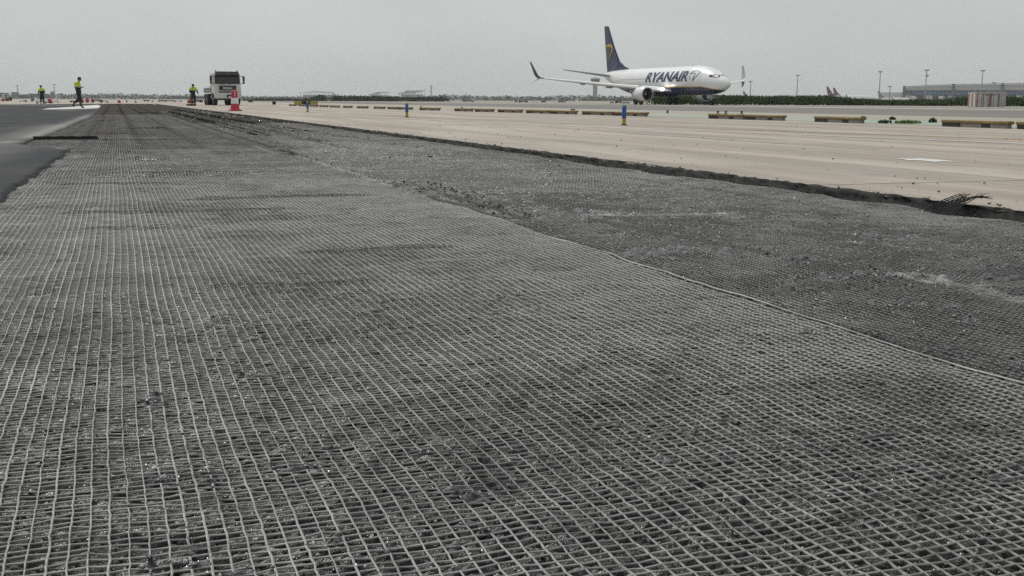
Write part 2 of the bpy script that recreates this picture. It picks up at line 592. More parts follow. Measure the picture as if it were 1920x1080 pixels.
BUMPS = [(1.72, 6.1, .28, .35, .020), (1.76, 5.42, .20, .16, .024), (1.60, 7.7, .35, .5, .022),
         (1.40, 2.75, .5, .32, .012), (1.55, 1.95, .4, .25, .012), (1.70, 9.3, .2, .12, .03),
         (1.72, 12.85, .16, .07, .055), (.9, 6.9, .8, .3, .012), (1.7, 4.2, .35, .3, .014),
         (.2, 8.0, .6, .25, .012)]
CREASE = [  # y, x0, x1, width, height : wrinkles standing across the roll
    (5.57, -.15, .30, .022, .016), (9.42, -.2, .95, .035, .030), (9.5, 1.2, 1.75, .03, .014), (11.85, .1, .8, .04, .045),
    (12.45, -.1, .3, .05, .03), (13.58, -.15, .6, .04, .035), (18.0, -.25, .9, .08, .03), (25.0, .05, 1.05, .10, .055),
    (21.5, -.4, .2, .1, .03), (33.5, -.6, -.1, .15, .05), (52, 1.0, 2.0, .2, .07), (7.1, .4, 1.5, .03, .012),
    (4.5, .7, 1.3, .02, .01), (6.35, -.3, .9, .025, .01), (60, -.6, .3, .2, .06), (8.6, -.4, .3, .03, .012), (3.72, .25, .8, .02, .009)]
def lift(x, y):
    h = np.zeros_like(x)
    for (bx, by, wx, wy, a) in BUMPS:
        h += .42 * a * np.exp(-((x - bx) / wx) ** 2 - ((y - by) / wy) ** 2)
    for (yk, x0, x1, w, a) in CREASE:
        yy = yk + .05 * vn(x, 0 * x, .25, 6) * (1 + yk / 12)
        h += a * 1.5 * np.exp(-((y - yy) / (.8 * w)) ** 2) * sstep(x0 - .1, x0 + .1, x) * (1 - sstep(x1 - .1, x1 + .1, x)) * (.7 + .3 * vn(x, y, .08, 2))
    return h

def base_h(x, y):
    return -.070 + .0028 * vn(x, y, .6, 1) + .003 * vn(x, y, .16, 2)

GRID_Y0, GRID_P = .85, .0205
def net_warp(x, y):
    return .007 * vn(x, y, .5, 4) + .015 * vn(x, 0 * y, .8, 3)

def furrows(x, y):
    """the net has sunk into the soft binder: a furrow along the near side of every cross strand"""
    p = (y - net_warp(x, y) - GRID_Y0) / GRID_P
    f = p - np.floor(p)
    cell = np.floor(p)
    a = .55 + .75 * vn(x + 3.1 * cell * .013, cell, .022, 9)
    d = np.clip(a, 0, 1.25) * sstep(.50, .66, f) * (1 - sstep(.93, 1.0, f))
    up = sstep(.0, .2, f) * (1 - sstep(.38, .55, f))
    return (-.0165 * d + .0042 * up) * (1 - sstep(3.2, 4.1, y)) * (1 - .75 * sstep(1.80, 1.95, x))

def ground_h(x, y):
    r = sstep(1.80, 1.90, x)
    h = base_h(x, y) + .55 * lift(x, y) * (1 - r)
    fine = .0062 * vn(x, y, .036, 3) + .0066 * vn(x, y, .017, 4) + .0036 * vn(x, y, .0085, 5)
    clod = .006 * np.clip(vn(x, y, .05, 8) - .35, 0, 1) / .65
    h += fine * (1 + .15 * r) + clod * (1 + .4 * r)
    h += .0060 * sstep(.35, .8, vn(x, y, .21, 9)) * (1 - r)                 # patches where the grid is buried
    h += r * (.0045 + .003 * vn(x, y, .3, 7))
    far = sstep(4.0, 4.3, x)
    h += far * .004 * sstep(-.2, .8, vn(x, y, .35, 10))
    return h + cracks(x, y) + furrows(x, y)

def grid_h(x, y):
    return base_h(x, y) + .0140 + .002 * vn(x, y, .09, 6) + lift(x, y)

def grid_h_right(x, y):
    return base_h(x, y) + .0120 + .006 * sstep(3.4, 4.0, x) + .004 * vn(x, y, .2, 6) + .02 * np.exp(-((x - 4.2) / .12) ** 2) * (.6 + .6 * vn(x, y, .4, 4))

def dust_amt(x, y):
    d = .55 * sstep(3.75, 4.05, x) * (1 - sstep(4.18, 4.3, x)) * sstep(-.35, .35, vn(x, y, .8, 2)) * (1 - sstep(9, 14, y))
    d += .8 * np.exp(-((x - 1.95) / .28) ** 2 - ((y - 15.5) / 4.5) ** 2) * (.6 + .5 * vn(x, y, .3, 3))
    d += .5 * np.exp(-((x - 2.0) / .16) ** 2 - ((y - 6.6) / 1.6) ** 2)
    d += .30 * sstep(9.5, 13, y) * (1 - sstep(1.5, 2.1, x)) * (.7 + .5 * vn(x, y, 1.2, 4)) * (1 - .5 * sstep(30, 70, y))
    d += .3 * sstep(.2, .7, vn(x, y, .5, 1)) + .75 * sstep(9, 20, y)
    d += .5 * sstep(.45, .8, vn(x, y, .22, 10)) * (.4 + .6 * sstep(3, 8, y))
    return np.clip(d, 0, 1)

SCUFFS = [(2.67, 3.31, 2.64, 2.70, .055, 1.0), (2.37, 5.55, 3.15, 5.43, .04, 1.0), (1.70, 15.3, 1.70, 13.0, .04, .8), (1.55, 9.25, 1.80, 9.3, .03, .7), (1.30, 7.75, 1.55, 7.8, .04, .6),
          (.35, 6.9, .75, 6.93, .04, .5), (.3, 4.62, .55, 3.7, .025, .5), (1.75, 6.0, 1.80, 5.3, .03, .6), (3.0, 4.2, 3.2, 3.7, .03, .6), (3.4, 5.0, 3.6, 4.9, .03, .5), (-.2, 45, 1.4, 46, .35, .5), (.9, 26, 1.5, 26.2, .2, .5)]
def seg_amt(x, y, segs):
    d = np.zeros_like(x)
    for (x0, y0, x1, y1, w, a) in segs:
        dx, dy = x1 - x0, y1 - y0
        t = np.clip(((x - x0) * dx + (y - y0) * dy) / (dx * dx + dy * dy), 0, 1)
        q = np.hypot(x - x0 - t * dx, y - y0 - t * dy) + .8 * w * vn(x, y, .6 * w + .01, 7)
        d = np.maximum(d, a * (1 - sstep(.5 * w, 1.3 * w, q)))
    return d

def scuffs(x, y):
    return seg_amt(x, y, SCUFFS) * (.7 + .4 * vn(x, y, .02, 3))

def tar_shade_amt(x, y):  # tar patches, darkened cracks, and fold shade put into the colour
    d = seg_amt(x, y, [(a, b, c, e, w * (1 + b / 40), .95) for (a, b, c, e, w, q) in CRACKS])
    d = np.maximum(d, np.clip(1.2 * crease_shade_ruts(x, y), 0, .95))
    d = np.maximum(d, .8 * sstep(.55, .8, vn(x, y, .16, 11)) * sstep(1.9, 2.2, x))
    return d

def crease_shade_ruts(x, y):  # shade of the gaps under lifted folds, painted dark, plus lengthwise ruts
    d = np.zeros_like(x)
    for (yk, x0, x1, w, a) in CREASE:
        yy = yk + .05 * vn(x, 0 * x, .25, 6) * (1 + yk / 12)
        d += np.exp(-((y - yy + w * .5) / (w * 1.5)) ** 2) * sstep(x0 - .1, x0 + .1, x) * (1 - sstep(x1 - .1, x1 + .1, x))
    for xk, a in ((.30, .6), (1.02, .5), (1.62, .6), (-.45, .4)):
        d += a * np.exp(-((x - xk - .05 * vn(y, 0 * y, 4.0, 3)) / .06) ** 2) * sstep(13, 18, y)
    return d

def milled():
    ys = [0.75]
    while ys[-1] < 134:
        y = ys[-1]
        ys.append(y + (.0052 if y < 3.9 else .0046 * y if y < 12 else .011 * y if y > 30 else .0075 * y))
    ys = np.array(ys)
    NC = 430
    lo = np.maximum(-1.45, -.24 * ys - .25)
    lo = np.where(ys > 12, np.maximum(-1.45, lo), lo)
    hi = np.minimum(4.33, 1.12 * ys + .55)
    t = np.linspace(0, 1, NC)
    X = lo[:, None] + (hi - lo)[:, None] * t[None]
    Y = np.repeat(ys[:, None], NC, 1)
    X = X + .002 * vn(X, Y, .01, 7)
    Z = ground_h(X, Y)
    v = np.stack([X, Y, Z], -1).reshape(-1, 3)
    ob = arr_mesh('milled_ground', v, grid_quads(len(ys), NC), M['milled'], attrs={'dust': dust_amt(X, Y), 'pale': scuffs(X, Y), 'tar': tar_shade_amt(X, Y)})
    tag(ob, kind='structure')
    b = MB()
    b._new([(PX0, PY0, -.085), (PX1 + .1, PY0, -.085), (PX1 + .1, PY1, -.085), (PX0, PY1, -.085)], [(0, 1, 2, 3)])
    tag(b.build('road_base', M['milled']), kind='structure')
milled()

# ------------------------------------------------------------------ geogrid rolls
def geogrid(x0, x1, ys, pitch, H, dirt_shade, seed, parent, name, hw=.00118, skirt_to=60.0, drop=.012, xhi=None):
    r = np.random.default_rng(seed)
    xs = np.arange(x0, x1 + 1e-6, pitch)
    nx, ny = len(xs), len(ys)
    X, Y = np.meshgrid(xs, ys, indexing='xy')          # ny,nx
    X = X + .0035 * vn(X, Y, .5, seed % 7) + .010 * vn(X, Y, 2.2, 4) + .0007 * r.standard_normal(X.shape)
    Y = Y + net_warp(X, Y) + .0008 * r.standard_normal(X.shape)
    vis = (X > -.26 * Y - .28) & (X < 1.12 * Y + .55)
    Z = H(X, Y) + .0008 * r.standard_normal(X.shape)
    hx = hw * (1 + .25 * r.standard_normal(nx))[None, :].clip(.6, 1.6) * np.ones((ny, 1))
    hy = hw * .72 * (1 + .2 * r.standard_normal(ny))[:, None].clip(.6, 1.6) * np.ones((1, nx))
    sgn = np.array([(-1, -1), (1, -1), (1, 1), (-1, 1)])
    top = np.empty((ny, nx, 4, 3))
    for k in range(4):
        top[..., k, 0] = X + sgn[k, 0] * hx
        top[..., k, 1] = Y + sgn[k, 1] * hy
        top[..., k, 2] = Z
    nid = np.arange(ny * nx).reshape(ny, nx) * 4
    q = [np.stack([nid + k for k in range(4)], -1)[vis]]
    okx = vis[:, :-1] & vis[:, 1:] & (r.random((ny, nx - 1)) > drop)
    oky = vis[:-1] & vis[1:] & (r.random((ny - 1, nx)) > drop * .3)
    a, b2 = nid[:, :-1], nid[:, 1:]
    q.append(np.stack([a + 1, b2, b2 + 3, a + 2], -1)[okx])
    a, b2 = nid[:-1], nid[1:]
    q.append(np.stack([a + 3, a + 2, b2 + 1, b2], -1)[oky])
    # side walls of every opening
    kk = int(np.searchsorted(ys, skirt_to))
    kk = min(kk, ny - 1)
    bot = np.empty((kk, nx - 1, 4, 3))
    cor = [(0, 0, 2, 1, 1), (0, 1, 3, -1, 1), (1, 1, 0, -1, -1), (1, 0, 1, 1, -1)]
    tid = []
    for c, (dj, di, k, sx, sy_) in enumerate(cor):
        src = top[dj:dj + kk, di:di + nx - 1, k]
        bot[..., c, 0] = src[..., 0] + sx * .0004
        bot[..., c, 1] = src[..., 1] + sy_ * .0004
        bot[..., c, 2] = src[..., 2] - .0024
        tid.append((nid[dj:dj + kk, di:di + nx - 1] + k))
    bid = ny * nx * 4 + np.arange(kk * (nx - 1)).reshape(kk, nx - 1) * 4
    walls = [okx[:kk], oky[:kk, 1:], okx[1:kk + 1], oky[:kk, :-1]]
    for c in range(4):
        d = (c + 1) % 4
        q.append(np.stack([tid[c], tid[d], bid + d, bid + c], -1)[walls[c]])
    v = np.concatenate([top.reshape(-1, 3), bot.reshape(-1, 3)])
    q = np.concatenate([z.reshape(-1, 4) for z in q])
    used, inv = np.unique(q, return_inverse=True)
    v, q = v[used], inv.reshape(-1, 4)
    D = dirt_shade(v[:, 0], v[:, 1])
    D = np.where(used >= ny * nx * 4, D + (.55 - .55 * D) * (1 - sstep(3.5, 7, v[:, 1])), D)  # strand sides darken towards their lower edge in the near rows
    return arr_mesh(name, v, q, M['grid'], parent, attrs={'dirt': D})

PITCH_G = .0260
def rows(y0, y1, f=1):
    return GRID_Y0 + GRID_P * np.arange(round((y0 - GRID_Y0) / GRID_P), round((y1 - GRID_Y0) / GRID_P), f)

def rolls():
    e = empty('geogrid', (0.6, 1.0, -.06), 0, 'pale grey geogrid roll with white selvedge spread over the foreground', 'geogrid', 'geogrid rolls')
    off = Vector(e.location)
    def dl(x, y):
        d = .22 + .35 * vn(x, y, .33, 8) + .3 * vn(x, y, .05, 2) + .12 * vn(x, y, 1.3, 4)
        d += .08 + .30 * sstep(8.6, 10.5, y) + .22 * sstep(12, 18, y) + 1.2 * crease_shade_ruts(x, y) + .5 * sstep(.45, .8, vn(x, y, .028, 9))  # includes the painted shade of the fold gaps
        d -= .9 * scuffs(x, y)
        d -= .48 * sstep(.70, 1.7, x) * (1 - sstep(7.5, 9.5, y)) * sstep(1.6, 3.0, y) * (.75 + .4 * vn(x, y, .5, 5))  # paler band by the seam: light on the lifted net, painted in
        return np.clip(d, 0, 1)
    parts = [geogrid(-.66, 1.83, rows(.85, 9.4), PITCH_G, grid_h, dl, 3, e, 'woven_net'),
             geogrid(-1.14, 1.83, np.concatenate([rows(9.4, 20, 3), rows(20, 46, 12)]), PITCH_G, grid_h, dl, 4, e, 'woven_net', hw=.0015)]
    # white selvedge along the right-hand border
    y = np.arange(.9, 10, .025)
    x = 1.836 + .004 * vn(y, 0 * y, .9, 5) + .010 * vn(y, 0 * y, 2.2, 4)
    z = grid_h(x, y) + .001 + .003 * vn(y, 0 * y, .6, 7)
    w = .0024 * np.clip(.2 + 2.2 * (vn(y, 0 * y, .42, 3) + .5 * vn(y, 0 * y, .13, 8) - .05), .03, 1.0)
    V = np.concatenate([np.stack([x - w, y, z - .003], 1), np.stack([x, y, z], 1), np.stack([x + w, y, z - .003], 1)])
    n = len(y)
    i = np.arange(n - 1)
    i = i[y[:-1] < 6.2]
    Q = np.concatenate([np.stack([i, i + n, i + n + 1, i + 1], 1), np.stack([i + n, i + 2 * n, i + 2 * n + 1, i + n + 1], 1)])
    parts.append(tag(arr_mesh('selvedge', V, Q, M['selvedge'], e), kind='stuff'))
    e2 = empty('geogrid', (3.2, 3.0, -.06), 0, 'dark grit-covered geogrid roll lying against the concrete edge, frayed at one corner', 'geogrid', 'geogrid rolls')
    def dr(x, y):
        d = .80 + .3 * vn(x, y, .3, 6) + .25 * vn(x, y, .04, 3)
        d += .4 * tar_shade_amt(x, y) - .8 * scuffs(x, y)
        d -= .45 * sstep(3.3, 4.0, x) * (1 - sstep(7, 10, y))
        return np.clip(d, .15, .97)
    parts2 = [geogrid(1.86, 4.27, rows(1.3, 7.0), PITCH_G, grid_h_right, dr, 6, e2, 'woven_net', drop=.05),
              geogrid(1.90, 4.25, np.concatenate([rows(7.0, 13, 3), rows(13, 30, 10)]), PITCH_G, grid_h_right, dr, 5, e2, 'woven_net', hw=.0016, drop=.06)]
    # frayed flap curling up over the broken edge
    b = MB()
    rr = random.Random(5)
    def P(u, v):
        """u along the edge 0..1, v from pit to tip 0..1"""
        x = 4.20 + .15 * v + .20 * max(0, v - .4)
        y = 4.86 + .26 * u * (1 - .62 * v) + .02 * math.sin(7 * u) * v
        z = -.060 + .105 * min(1, v * 1.45) + .006 * math.sin(5 * u + 3 * v)
        return Vector((x, y, z))
    for i in range(13):
        u = i / 12
        end = .75 + .3 * rr.random() - .35 * abs(u - .45)
        k = 0
        while k * .09 < end:
            v0, v1 = k * .09, min(end, k * .09 + .09)
            b.tube(P(u, v0), P(u, v1) + Vector((0, 0, .004 * rr.uniform(-1, 1))), .0034, .003, 4, False)
            k += 1
        t = P(u, end)
        b.tube(t, t + Vector((rr.uniform(.02, .05), rr.uniform(-.02, .02), rr.uniform(-.015, .012))), .0022, .001, 4, False)
    for k in range(9):
        v = k * .085
        for i in range(12):
            if rr.random() < .85 - .4 * v:
                b.tube(P(i / 12, v), P((i + 1) / 12, v), .003, .003, 4, False)
    for s in range(7):
        a = P(rr.random(), .8 + .2 * rr.random())
        b.tube(a, a + Vector((rr.uniform(.0, .07), rr.uniform(-.03, .02), rr.uniform(-.012, .018))), .002, .0008, 4, False)
    fl = b.build('torn_flap', M['tar'], e2)
    fl['kind'] = 'stuff'
    for p in parts:
        p.matrix_parent_inverse = Matrix.Translation(-off)
    for p in parts2 + [fl]:
        p.matrix_parent_inverse = Matrix.Translation(-Vector(e2.location))
rolls()

def scatter_stones(name, pts, size, mat, seed, flat=.6):
    r = np.random.default_rng(seed)
    n = len(pts)
    base = np.array([(1, 0, 0), (0, 1, 0), (-1, 0, 0), (0, -1, 0), (0, 0, 1), (0, 0, -1)], float)
    F = np.array([(0, 1, 4), (1, 2, 4), (2, 3, 4), (3, 0, 4), (1, 0, 5), (2, 1, 5), (3, 2, 5), (0, 3, 5)])
    a = r.random(n) * 6.28
    c, s = np.cos(a), np.sin(a)
    B = base[None] * (1 + .45 * r.standard_normal((n, 6, 1)).clip(-1, 1))
    B = B * size[:, None, None]
    B[..., 2] *= flat
    B += .25 * size[:, None, None] * r.standard_normal((n, 6, 3))
    x = B[..., 0] * c[:, None] - B[..., 1] * s[:, None]
    y = B[..., 0] * s[:, None] + B[..., 1] * c[:, None]
    V = np.stack([x, y, B[..., 2]], -1) + pts[:, None]
    T = (F[None] + 6 * np.arange(n)[:, None, None]).reshape(-1, 3)
    return tag(arr_mesh(name, V.reshape(-1, 3), T, mat, tris=True), kind='stuff')

def stones():
    r = np.random.default_rng(21)
    n = 26000
    y = .9 + 9 * r.random(n) ** 2.0
    x = np.where(True, -.24 * y - .2 + r.random(n) * (1.3 * y + .7), 0)
    k = (x > -.7) & (x < 4.25)
    x, y = x[k], y[k]
    z = ground_h(x, y)
    s = (.0016 + .0042 * r.random(len(x)) ** 2) * np.where(x > 1.85, 1.3, 1.0)
    o = scatter_stones('grit', np.stack([x, y, z + s * .3], 1), s, M['grit'], 3)
    tag(o, 'small bitumen-coated grit scattered over the milled ground', 'grit')
    n = 36000
    y = .9 + 13 * r.random(n) ** 1.7
    x = -.24 * y - .2 + r.random(n) * (1.3 * y + .7)
    k = (x > -.66) & (x < 4.2) & ((x > 1.86) | (r.random(n) < .35))
    x, y = x[k], y[k]
    s = (.0014 + .0030 * r.random(len(x)) ** 2.2) * (.8 + y / 9)
    o = scatter_stones('pale_grit', np.stack([x, y, ground_h(x, y) + s * .5], 1), s, M['pale_grit'], 9)
    tag(o, 'pale crushed stone specks showing in the milled ground', 'grit')
    # pale chips and crumbs towards the concrete edge
    n = 900
    y = 2.2 + 60 * r.random(n) ** 2.2
    x = 4.25 - 2.3 * r.random(n) ** 1.8
    keep = (x < .8 * y)
    x, y = x[keep], y[keep]
    s = (.003 + .006 * r.random(len(x)) ** 3) * (1 + y / 14)
    o = scatter_stones('rubble', np.stack([x, y, ground_h(x, y) + s * .3], 1), s, M['chips'], 4)
    tag(o, 'pale broken chips strewn along the foot of the concrete edge', 'rubble')
    n = 800
    y = 3.4 + 22 * r.random(n) ** 2
    x = 4.42 + 10 * r.random(n) ** 2.2
    s = (.002 + .007 * r.random(n) ** 4) * (1 + y / 25)
    o = scatter_stones('debris', np.stack([x, y, s * .35 + .003], 1), s, M['dark_chips'], 5)
    tag(o, 'dark crumbs of asphalt scattered over the concrete', 'debris')
    n = 2600
    y = 2.0 + 60 * r.random(n) ** 2.0
    up = r.random(n) < .07
    x = np.where(up, 4.345 + .05 * np.abs(r.normal(0, 1, n)), 4.305 - .05 * np.abs(r.normal(0, 1, n)))
    s = (.003 + .010 * r.random(n) ** 2.4) * (.9 + y / 50)
    z = np.where(up, .004 + s * .3, -.066 + s * .3 + .05 * np.clip((x - 4.22) / .1, 0, 1) * r.random(n))
    o = scatter_stones('edge_rubble', np.stack([x, y, z], 1), s, M['tar'], 12, .8)
    tag(o, 'broken black asphalt lumps along the cut edge of the concrete', 'rubble')
    # loose crumbs thrown up along the ruts
    pts = []
    for (x0, y0, x1, y1, w, d) in CRACKS[0:9]:
        for _ in range(260 if w < .021 else 130):
            t = r.random()
            pts.append((x0 + t * (x1 - x0) + r.normal() * 1.3 * w, y0 + t * (y1 - y0)))
    pts = np.array(pts)
    s = (.003 + .006 * r.random(len(pts)) ** 2) * (1 + pts[:, 1] / 20)
    o = scatter_stones('crumbs', np.column_stack([pts, ground_h(pts[:, 0], pts[:, 1]) + s * .4]), s, M['dark_chips'], 6)
    tag(o, 'black asphalt crumbs heaped along the ruts in the milled strip', 'crumbs')
stones()

# ------------------------------------------------------------------ asphalt on the left
EY = [0, 6, 7.5, 9, 12, 14.0, 14.5, 14.9, 16.2, 18.15, 18.4, 24, 30, 37, 45, 60, 80, 112, 118]
EX = [-.66, -.66, -.70, -.66, -.60, -.56, -.54, -.95, -1.24, -1.20, -1.12, -1.0, -.9, -.80, -.78, -.85, -.95, -1.1, -1.1]
def asphalt():
    ys = [0.5]
    while ys[-1] < 117:
        y = ys[-1]
        ys.append(y + (.03 if y < 7 else .014 if y < 19 else .012 * y))
    ys = np.array(ys)
    ex = np.interp(ys, EY, EX) + .03 * vn(ys, 0 * ys, .35, 3) + .022 * vn(ys, 0 * ys, .09, 5) + .014 * vn(ys, 0 * ys, .035, 7)
    offs = np.array([-24, -10, -5, -2.5, -1.4, -.8, -.5, -.3, -.18, -.09, -.03, 0, .025, .05])
    X = ex[:, None] + offs[None]
    Y = np.repeat(ys[:, None], len(offs), 1)
    Z = np.full_like(X, -.030) + .004 * vn(X, Y, .7, 2) + .006 * vn(X, Y, 3, 4)
    Z[:, 11] -= .004
    Z[:, 12] = -.058
    X[:, 11:13] += .012 * vn(Y[:, 11:13], X[:, 11:13] * 40, .03, 4)
    Z[:, 13] = -.078
    # worn dark hollows and ridges further off
    D = .85 * sstep(.02, .0, -X + 0) * 0
    near = np.exp(-((X - ex[:, None] + .16) / .12) ** 2)
    D = near * (.75 * sstep(17.8, 18.6, Y) * (1 - sstep(40, 48, Y)) + .5 * sstep(.3, .7, vn(Y, 0 * Y, .8, 6)))
    D += .8 * np.exp(-((X + .62) / .08) ** 2 - ((Y - 14.45) / .25) ** 2) + .6 * np.exp(-((X + 1.42) / .1) ** 2 - ((Y - 16.5) / .3) ** 2)
    D += .40 * sstep(.0, .7, vn(X * 1.2, Y * .15, 1.2, 8))
    D = np.clip(D, 0, 1)
    D[:, 12:] = 0
    v = np.stack([X, Y, Z], -1).reshape(-1, 3)
    tag(arr_mesh('asphalt_lane', v, grid_quads(len(ys), len(offs)), M['asphalt'], attrs={'dust': D}), kind='structure')
    # upstanding black edge where the overlay was cut
    b = MB()
    n = 26
    rings = []
    for i in range(n + 1):
        t = i / n
        x = -1.17 + .93 * t
        y = 18.14 + .03 * float(vn(t * 9, 0, 1.0, 3))
        h = .052 * (1 - t ** 40) * (1 + .12 * float(vn(t * 20, 3, 1.0, 4))) + .004
        rings.append([Vector((x, y, -.075)), Vector((x, y + .01, -.062 + h)), Vector((x, y + .09, -.062 + h * 1.02)), Vector((x, y + .5, -.08))])
    b.loft(rings, True, True)
    o = b.build('cut_slab_edge', [M['tar']])
    tag(o, kind='structure')
    # pale sheet under the walking worker
    poly = [(-3.6, 63.5), (-2.6, 65), (-1.6, 68), (-1.0, 73), (-.95, 84), (-1.2, 100), (-1.5, 110), (-2.2, 100), (-2.6, 88), (-3.0, 79), (-3.7, 72)]
    b = MB()
    b._new([(x, y, -.016) for x, y in poly], [tuple(range(len(poly)))])
    tag(b.build('pale_dust_patch', M['lime']), kind='structure')
asphalt()

# ------------------------------------------------------------------ concrete apron with slabs
def apron():
    b = MB()
    b._new([(4.34, -6, -.010), (17.9, -6, -.010), (17.9, 72, -.010), (4.34, 72, -.010)], [(0, 1, 2, 3)])
    root = b.build('concrete_apron', M['joint'])
    tag(root, kind='structure')
    xs = [4.345, 8.80, 13.30, 17.88]
    ys = [-6 + 6.4 * .9375 + 6.4 * k - 6.4 for k in range(0, 13)]        # joints at 0, 6.4, 12.8 ...
    ys = [6.4 * k for k in range(-1, 12)]
    g = .008
    for i in range(3):
        for j in range(len(ys) - 1):
            q = MB()
            q.box(((xs[i] + xs[i + 1]) / 2, (ys[j] + ys[j + 1]) / 2, -.058 + .0015 * random.uniform(-1, 1)),
                  (xs[i + 1] - xs[i] - g * 2, ys[j + 1] - ys[j] - g * 2, .116), .006)
            q.build('slab', M['concrete'], root)
    f = MB()
    yy = ys[-1]
    f._new([(4.4, yy, -.002), (17.9, yy, -.002), (17.9, 420, -.002), (4.4, 420, -.002)], [(0, 1, 2, 3)])
    f._new([(-30, 133, -.002), (4.4, 133, -.002), (4.4, 420, -.002), (-30, 420, -.002)], [(0, 1, 2, 3)])
    tag(f.build('far_apron', M['concrete']), kind='structure')
    # broken black face of the step
    ys = [1.5]
    while ys[-1] < 133:
        ys.append(ys[-1] + max(.014, .005 * ys[-1]))
    ys = np.array(ys)
    prof = np.array([(-.10, -.088), (-.05, -.072), (-.026, -.05), (-.015, -.025), (-.008, -.006), (.004, .0035), (.02, .004), (.03, -.006)])
    X = 4.345 + prof[:, 0][None] + np.zeros((len(ys), 1))
    Y = np.repeat(ys[:, None], len(prof), 1)
    K = np.arange(len(prof))[None] * 1.3
    X = X + .017 * vn(Y, K, .13, 3) + .012 * vn(Y, K, .045, 5)
    X[:, 5:7] += (.010 * vn(ys, 0 * ys, .3, 4) + .007 * vn(ys, 0 * ys, .07, 6))[:, None]
    Z = prof[:, 1][None] + .009 * vn(Y, K, .08, 7)
    Z[:, 5:7] = np.clip(Z[:, 5:7], .002, .009)
    Z[:, 7] = -.02
    X[:, 7] = X[:, 6] + .012
    v = np.stack([X, Y, Z], -1).reshape(-1, 3)
    tag(arr_mesh('tarred_edge', v, grid_quads(len(ys), len(prof)), M['tar']), kind='structure')
    # far end of the milled strip
    b = MB()
    b.prism([(-30, 110), (-9.7, 111), (-1.4, 131), (4.3, 142), (4.3, 145), (-30, 145)], 'Z', -.09, -.004)
    tag(b.build('far_pavement', M['concrete']), kind='structure')
apron()

def strip(name, mat, pts, z, w=None):
    """pts: list of (xl, xr, y) -> flat sheet"""
    b = MB()
    v, f = [], []
    for (a, c, y) in pts:
        v += [(a, y, z), (c, y, z)]
    for i in range(len(pts) - 1):
        f.append((2 * i, 2 * i + 1, 2 * i + 3, 2 * i + 2))
    b._new(v, f)
    o = b.build(name, mat)
    for p in o.data.polygons:
        pass
    return tag(o, kind='structure')

def lines():
    pts = [(13.6, 6), (13.35, 10), (12.86, 13.5), (12.46, 15.7), (11.6, 19.2), (10.7, 24), (10.08, 28.8), (9.1, 36.5), (8.2, 46), (7.6, 60), (7.2, 80), (7.0, 130), (7.0, 300)]
    strip('yellow_line', M['yline'], [(x - .11, x + .11, y) for x, y in pts], .003)
    strip('white_line', M['wline'], [(x - 1.6, x - 1.2, y) for x, y in pts[:9]], .003)
    strip('white_line', M['wline'], [(8.3, 8.38, 11), (8.3, 8.4, 16), (8.5, 8.56, 22)], .003)
    b = MB()
    mk = [(7.20, 9.20), (7.34, 9.12), (7.47, 9.17), (7.50, 8.96), (7.43, 8.72), (7.38, 8.50), (7.27, 8.62), (7.16, 8.55), (7.20, 8.80), (7.10, 8.86), (7.17, 9.02)]
    b._new([(x, y, .0045) for x, y in mk], [tuple(range(len(mk)))])
    tag(b.build('white_paint_mark', M['white_paint']), kind='structure')
    Yl = [-20, 60, 140, 420]
    strip('verge', M['verge'], [(17.9, 31.0, y) for y in Yl], -.006)
    strip('green_verge', M['green'], [(18.7, 22.6, y) for y in (-20, 10, 20, 30, 40, 52)], -.001)
    strip('taxiway', M['tarmac'], [(31.0, 62.0, y) for y in Yl], -.008)
    strip('taxiway_edge_line', M['wline'], [(54.0, 54.6, y) for y in Yl], -.003)
    strip('taxiway_shoulder', M['verge'], [(62.0, 74.0, y) for y in Yl], -.012)
    strip('outer_tarmac', M['tarmac'], [(74.0, 83.0, y) for y in Yl], -.014)
lines()

